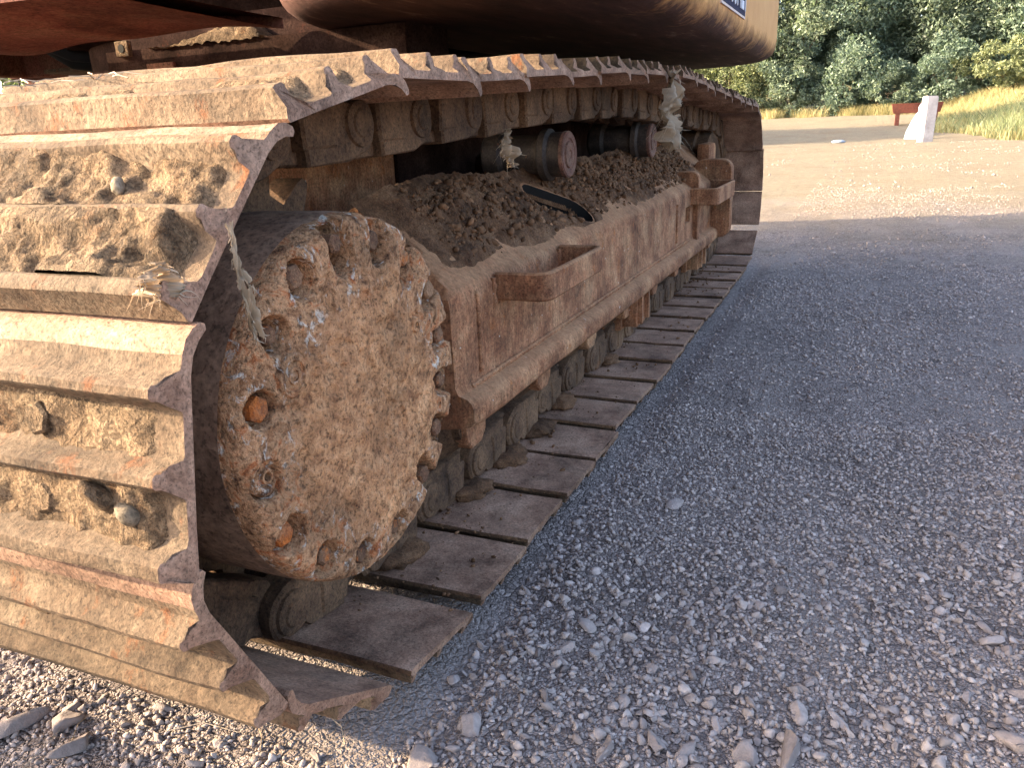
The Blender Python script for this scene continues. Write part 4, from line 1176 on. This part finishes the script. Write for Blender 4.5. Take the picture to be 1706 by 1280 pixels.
def tree(name, x, y, h, rx, ry, n, leaf, seed, mat, label, cat='tree', low=.05, group=None, clumps=55, trunk_r=.12):
    g = np.random.default_rng(seed)
    bx, by, bz = at_ground(x, y)
    root = empty(name, (bx, by, bz), label, cat, group)
    # clump centres through the crown volume
    cc = []
    while len(cc) < clumps:
        p = g.uniform(-1, 1, 3); r = np.linalg.norm(p)
        if r > 1 or (r < .45 and g.random() < .6): continue
        cc.append(p)
    cc = np.array(cc); cz0 = h*low; ch = h-cz0
    wob = 1.08+.45*fbm(cc*1.3+seed, 2, seed)[:, None]
    cc = cc*wob*np.array([rx, ry, ch*.5])+np.array([0, 0, cz0+ch*.5])
    cr = (.10+.30*g.uniform(0, 1, len(cc))**1.6)*min(rx, ch*.5)
    w = cr**2; pick = g.choice(len(cc), n, p=w/w.sum())
    u = g.normal(size=(n, 3)); u /= np.linalg.norm(u, axis=1, keepdims=True)
    C = cc[pick]+u*(cr[pick]*g.uniform(.35, 1.08, n)**.6)[:, None]*np.array([1.15, 1.15, .8])
    C[:, 2] = np.maximum(C[:, 2], .03)
    add('crown', leaf_mesh('crown', C, leaf, seed+1, mat, g.normal(0, .12, len(cc))[pick]), None, root)
    mb = MB(); hh_ = h*.62
    pts = [(g.normal(0, .03)*k, g.normal(0, .03)*k, hh_*k/6-.1*(k == 0)) for k in range(7)]
    mb.tube(pts, [trunk_r*(1-.11*k) for k in range(7)], 9)
    for k in range(9):
        c = cc[g.integers(0, len(cc))]; i = int(g.integers(1, 6)); a = np.array(pts[i])
        mid = (a+c)/2+np.array([0, 0, .12*h*.3])
        mb.tube([tuple(a), tuple(mid), tuple(c)], [trunk_r*.45, trunk_r*.28, trunk_r*.1], 6)
    add('trunk', mb.mesh('trunk', angle=60), M['bark'], root)
    return root
specs = [  # x, y, h, rx, ry, n, leaf, mat, label
    (-6.2, 37, 6.8, 2.3, 2.0, 34800, .078, 'leaf1', 'dark green tree just right of the house corner'),
    (-2.9, 36, 7.6, 2.5, 2.1, 40600, .078, 'leaf1', 'tall dark tree behind the far end of the track'),
    (.4, 37.5, 8.2, 2.6, 2.3, 40600, .078, 'leaf3', 'dense dark tree above the shadow band on the sand'),
    (3.6, 36.5, 8.0, 2.6, 2.2, 40600, .078, 'leaf1', 'broad dark tree behind the white post'),
    (6.8, 36, 7.6, 2.5, 2.2, 37700, .078, 'leaf3', 'blue-green tree behind the golden grass'),
    (9.8, 36.5, 7.9, 2.6, 2.2, 37700, .078, 'leaf2', 'lighter green tree at the right edge'),
    (-9.6, 38, 6.4, 2.5, 2.1, 9000, .16, 'leaf1', 'dark tree mostly hidden by the machine')]
for k, (x, y, h, rx, ry, n, lf, mt, lab) in enumerate(specs):
    tree('tree', x, y, h, rx, ry, n, lf, 100+k*11, mt, lab, group='trees along the far edge of the yard', clumps=80)
for k, x in enumerate((-12.5, -8.3, -4.4, -.9, 2.1, 5.3, 8.6, 12.2)):
    tree('tree', x, 42.5+.8*math.sin(k*2.1), 10.0+math.sin(k*3.3), 3.0, 2.2, 10000, .22, 300+k*7, ('leaf1', 'leaf3')[k % 2], 'tall dark tree in the back row, ' + ('far left behind the machine', 'behind the house', 'behind the sticker corner of the house', 'left of centre in the gap', 'in the middle of the gap', 'behind the white post', 'behind the golden grass', 'at the right end')[k],
         group='back row of trees', clumps=70)
low = [(-4.9, 34.0, 3.0, 1.7, 7000, 'leaf2', 'yellow-green bush beside the upper far end of the track'), (-7.2, 34.4, 3.2, 1.6, 5500, 'leaf2', 'yellow-green bush partly behind the house corner'),
       (-2.6, 34.2, 2.3, 1.7, 6500, 'leaf1', 'wide dark bush at the edge of the sandy path'), (-.6, 34.0, 3.1, 1.5, 7000, 'leaf3', 'tall tangled bush at the foot of the trees'),
       (1.2, 33.9, 1.5, 1.6, 5500, 'leaf1', 'low dark bush right behind the rusty trough'), (2.9, 34.2, 2.7, 1.7, 7000, 'leaf3', 'tangled green bush behind the white post'),
       (4.9, 33.8, 1.9, 1.6, 5500, 'leaf2', 'olive bush rising out of the golden grass'), (7.2, 33.8, 2.6, 1.9, 7000, 'leaf3', 'blue-green bush at the right end of the golden grass')]
for k, (x, y, h, r, n, mt, lab) in enumerate(low):
    tree('bush', x, y, h, r, r*.8, int(n*1.3), .06, 500+k*13, mt, lab, 'bush', low=.02, group='bushes at the foot of the trees', clumps=60, trunk_r=.03)
# left of the machine, seen under the skirt plate
tree('bush', -13.2, 9.2, 3.4, 1.9, 1.7, 9000, .085, 801, 'leaf2', 'sunlit green bush at the left edge below the machine', 'bush', low=.02, clumps=60, trunk_r=.04)
tree('bush', -16.5, 11.6, 2.2, 1.6, 1.5, 6000, .085, 805, 'leaf1', 'darker bush behind the sunlit one on the left', 'bush', low=.02, clumps=50, trunk_r=.04)
# unseen tree added beyond the machine so its shadow crosses the sand
tree('tree', -12.5, 18.8, 6.2, 2.4, 2.7, 40000, .34, 821, 'leaf1', 'round tree added out of sight behind the machine to shade the sand', low=.02, clumps=110)

# ------------------------------------------------------------------ grass
def grass(name, n, x0, x1, y0, y1, hmin, hmax, wdt, seed, lab, keep=None, mat='grass', bias=0.0):
    g = np.random.default_rng(seed)
    x = g.uniform(x0, x1, n); y = g.uniform(y0, y1, n)
    if keep is not None: k = keep(x, y, g); x, y = x[k], y[k]
    n = len(x); z = gh(x, y); hgt = g.uniform(hmin, hmax, n)*(1+.3*fbm(np.stack([x, y, 0*x], -1)*.8, 2, seed)); a = g.uniform(0, 2*np.pi, n); b = g.uniform(0, 2*np.pi, n); ln = g.uniform(.1, .95, n)*hgt
    dx, dy = np.cos(a)*wdt/2, np.sin(a)*wdt/2
    B = np.stack([x, y, z-.02], -1); D = np.stack([dx, dy, 0*dx], -1)
    mid = B+np.stack([np.cos(b)*ln*.35, np.sin(b)*ln*.35, hgt*.6], -1); tip = B+np.stack([np.cos(b)*ln, np.sin(b)*ln, hgt], -1)
    V = np.stack([B-D, B+D, mid+D*.75, mid-D*.75, tip+D*.2, tip-D*.2], 1).reshape(-1, 3)
    i = np.arange(n)[:, None]*6
    F = np.concatenate([i+np.array([[0, 1, 2, 3]]), i+np.array([[3, 2, 4, 5]])], 0)
    me = mesh_np(name, V, F)
    t_ = np.clip(g.normal(.5+bias, .22, n)+.35*fbm(np.stack([x, y, 0*x], -1)*.9, 2, seed+3), 0, 1); at = me.color_attributes.new('tint', 'FLOAT_COLOR', 'POINT')
    A_ = np.ones((n, 6, 4), np.float32); A_[:, :, 0] = t_[:, None]; at.data.foreach_set('color', A_.ravel())
    me.materials.append(M[mat])
    return add(name, me, None, kind='stuff', label=lab, cat='grass')
def edge_keep(x, y, g):
    e = fbm(np.stack([x*.5, y*.5, 0*x], -1), 3, 12)
    return (x > 2.35+.06*(26-y)+e*1.0+np.maximum(0, (23-y))*.08)
grass('dry_grass', 62000, 1.9, 12, 18.2, 32.5, .07, .27, .014, 31, 'tall golden dry grass to the right of the white post', edge_keep)
grass('dry_grass', 14000, 1.9, 10, 18.2, 27, .10, .42, .018, 36, 'low greenish weeds in the edge of the golden grass', edge_keep, mat='leaf2')
grass('dry_grass', 30000, -10, 8, 31.5, 34.5, .08, .42, .014, 33, 'dry grass fringe at the foot of the bushes', lambda x, y, g: fbm(np.stack([x, y, 0*x], -1), 2, 3)+(y-33)*.5 > .0)

# ------------------------------------------------------------------ concrete barriers added out of view to shade the near gravel
pb = [(-.30, 0), (.30, 0), (.30, .09), (.16, .30), (.09, .905), (-.09, .905), (-.16, .30), (-.30, .09)]
for (bx, by, lab) in ((-5.66, -1.735, 'left one of two grey barriers added out of view to shade the gravel'), (-2.64, -1.492, 'right one of two grey barriers added out of view to shade the gravel')):
    mb = MB(); mb.prism(pb, 0, -1.5, 1.5)
    me = mb.mesh('shade_barrier'); add('shade_barrier', me, M['concrete'], loc=(bx, by, -.01), rot=(0, 0, R(4.6)), label=lab, cat='barrier', group='added shade barriers')

V, F = ICO[3]
W = np.concatenate([sh3[2]])*np.array([.24, .17, .30])  # unseen rock added to keep a patch of near gravel in shade
add('shade_boulder', mesh_np('shade_boulder', W, F3), M['concrete'], loc=(-.86, -.78, .08), rot=(0, 0, .4), label='grey rock added out of view to shade the gravel', cat='shade_boulder')
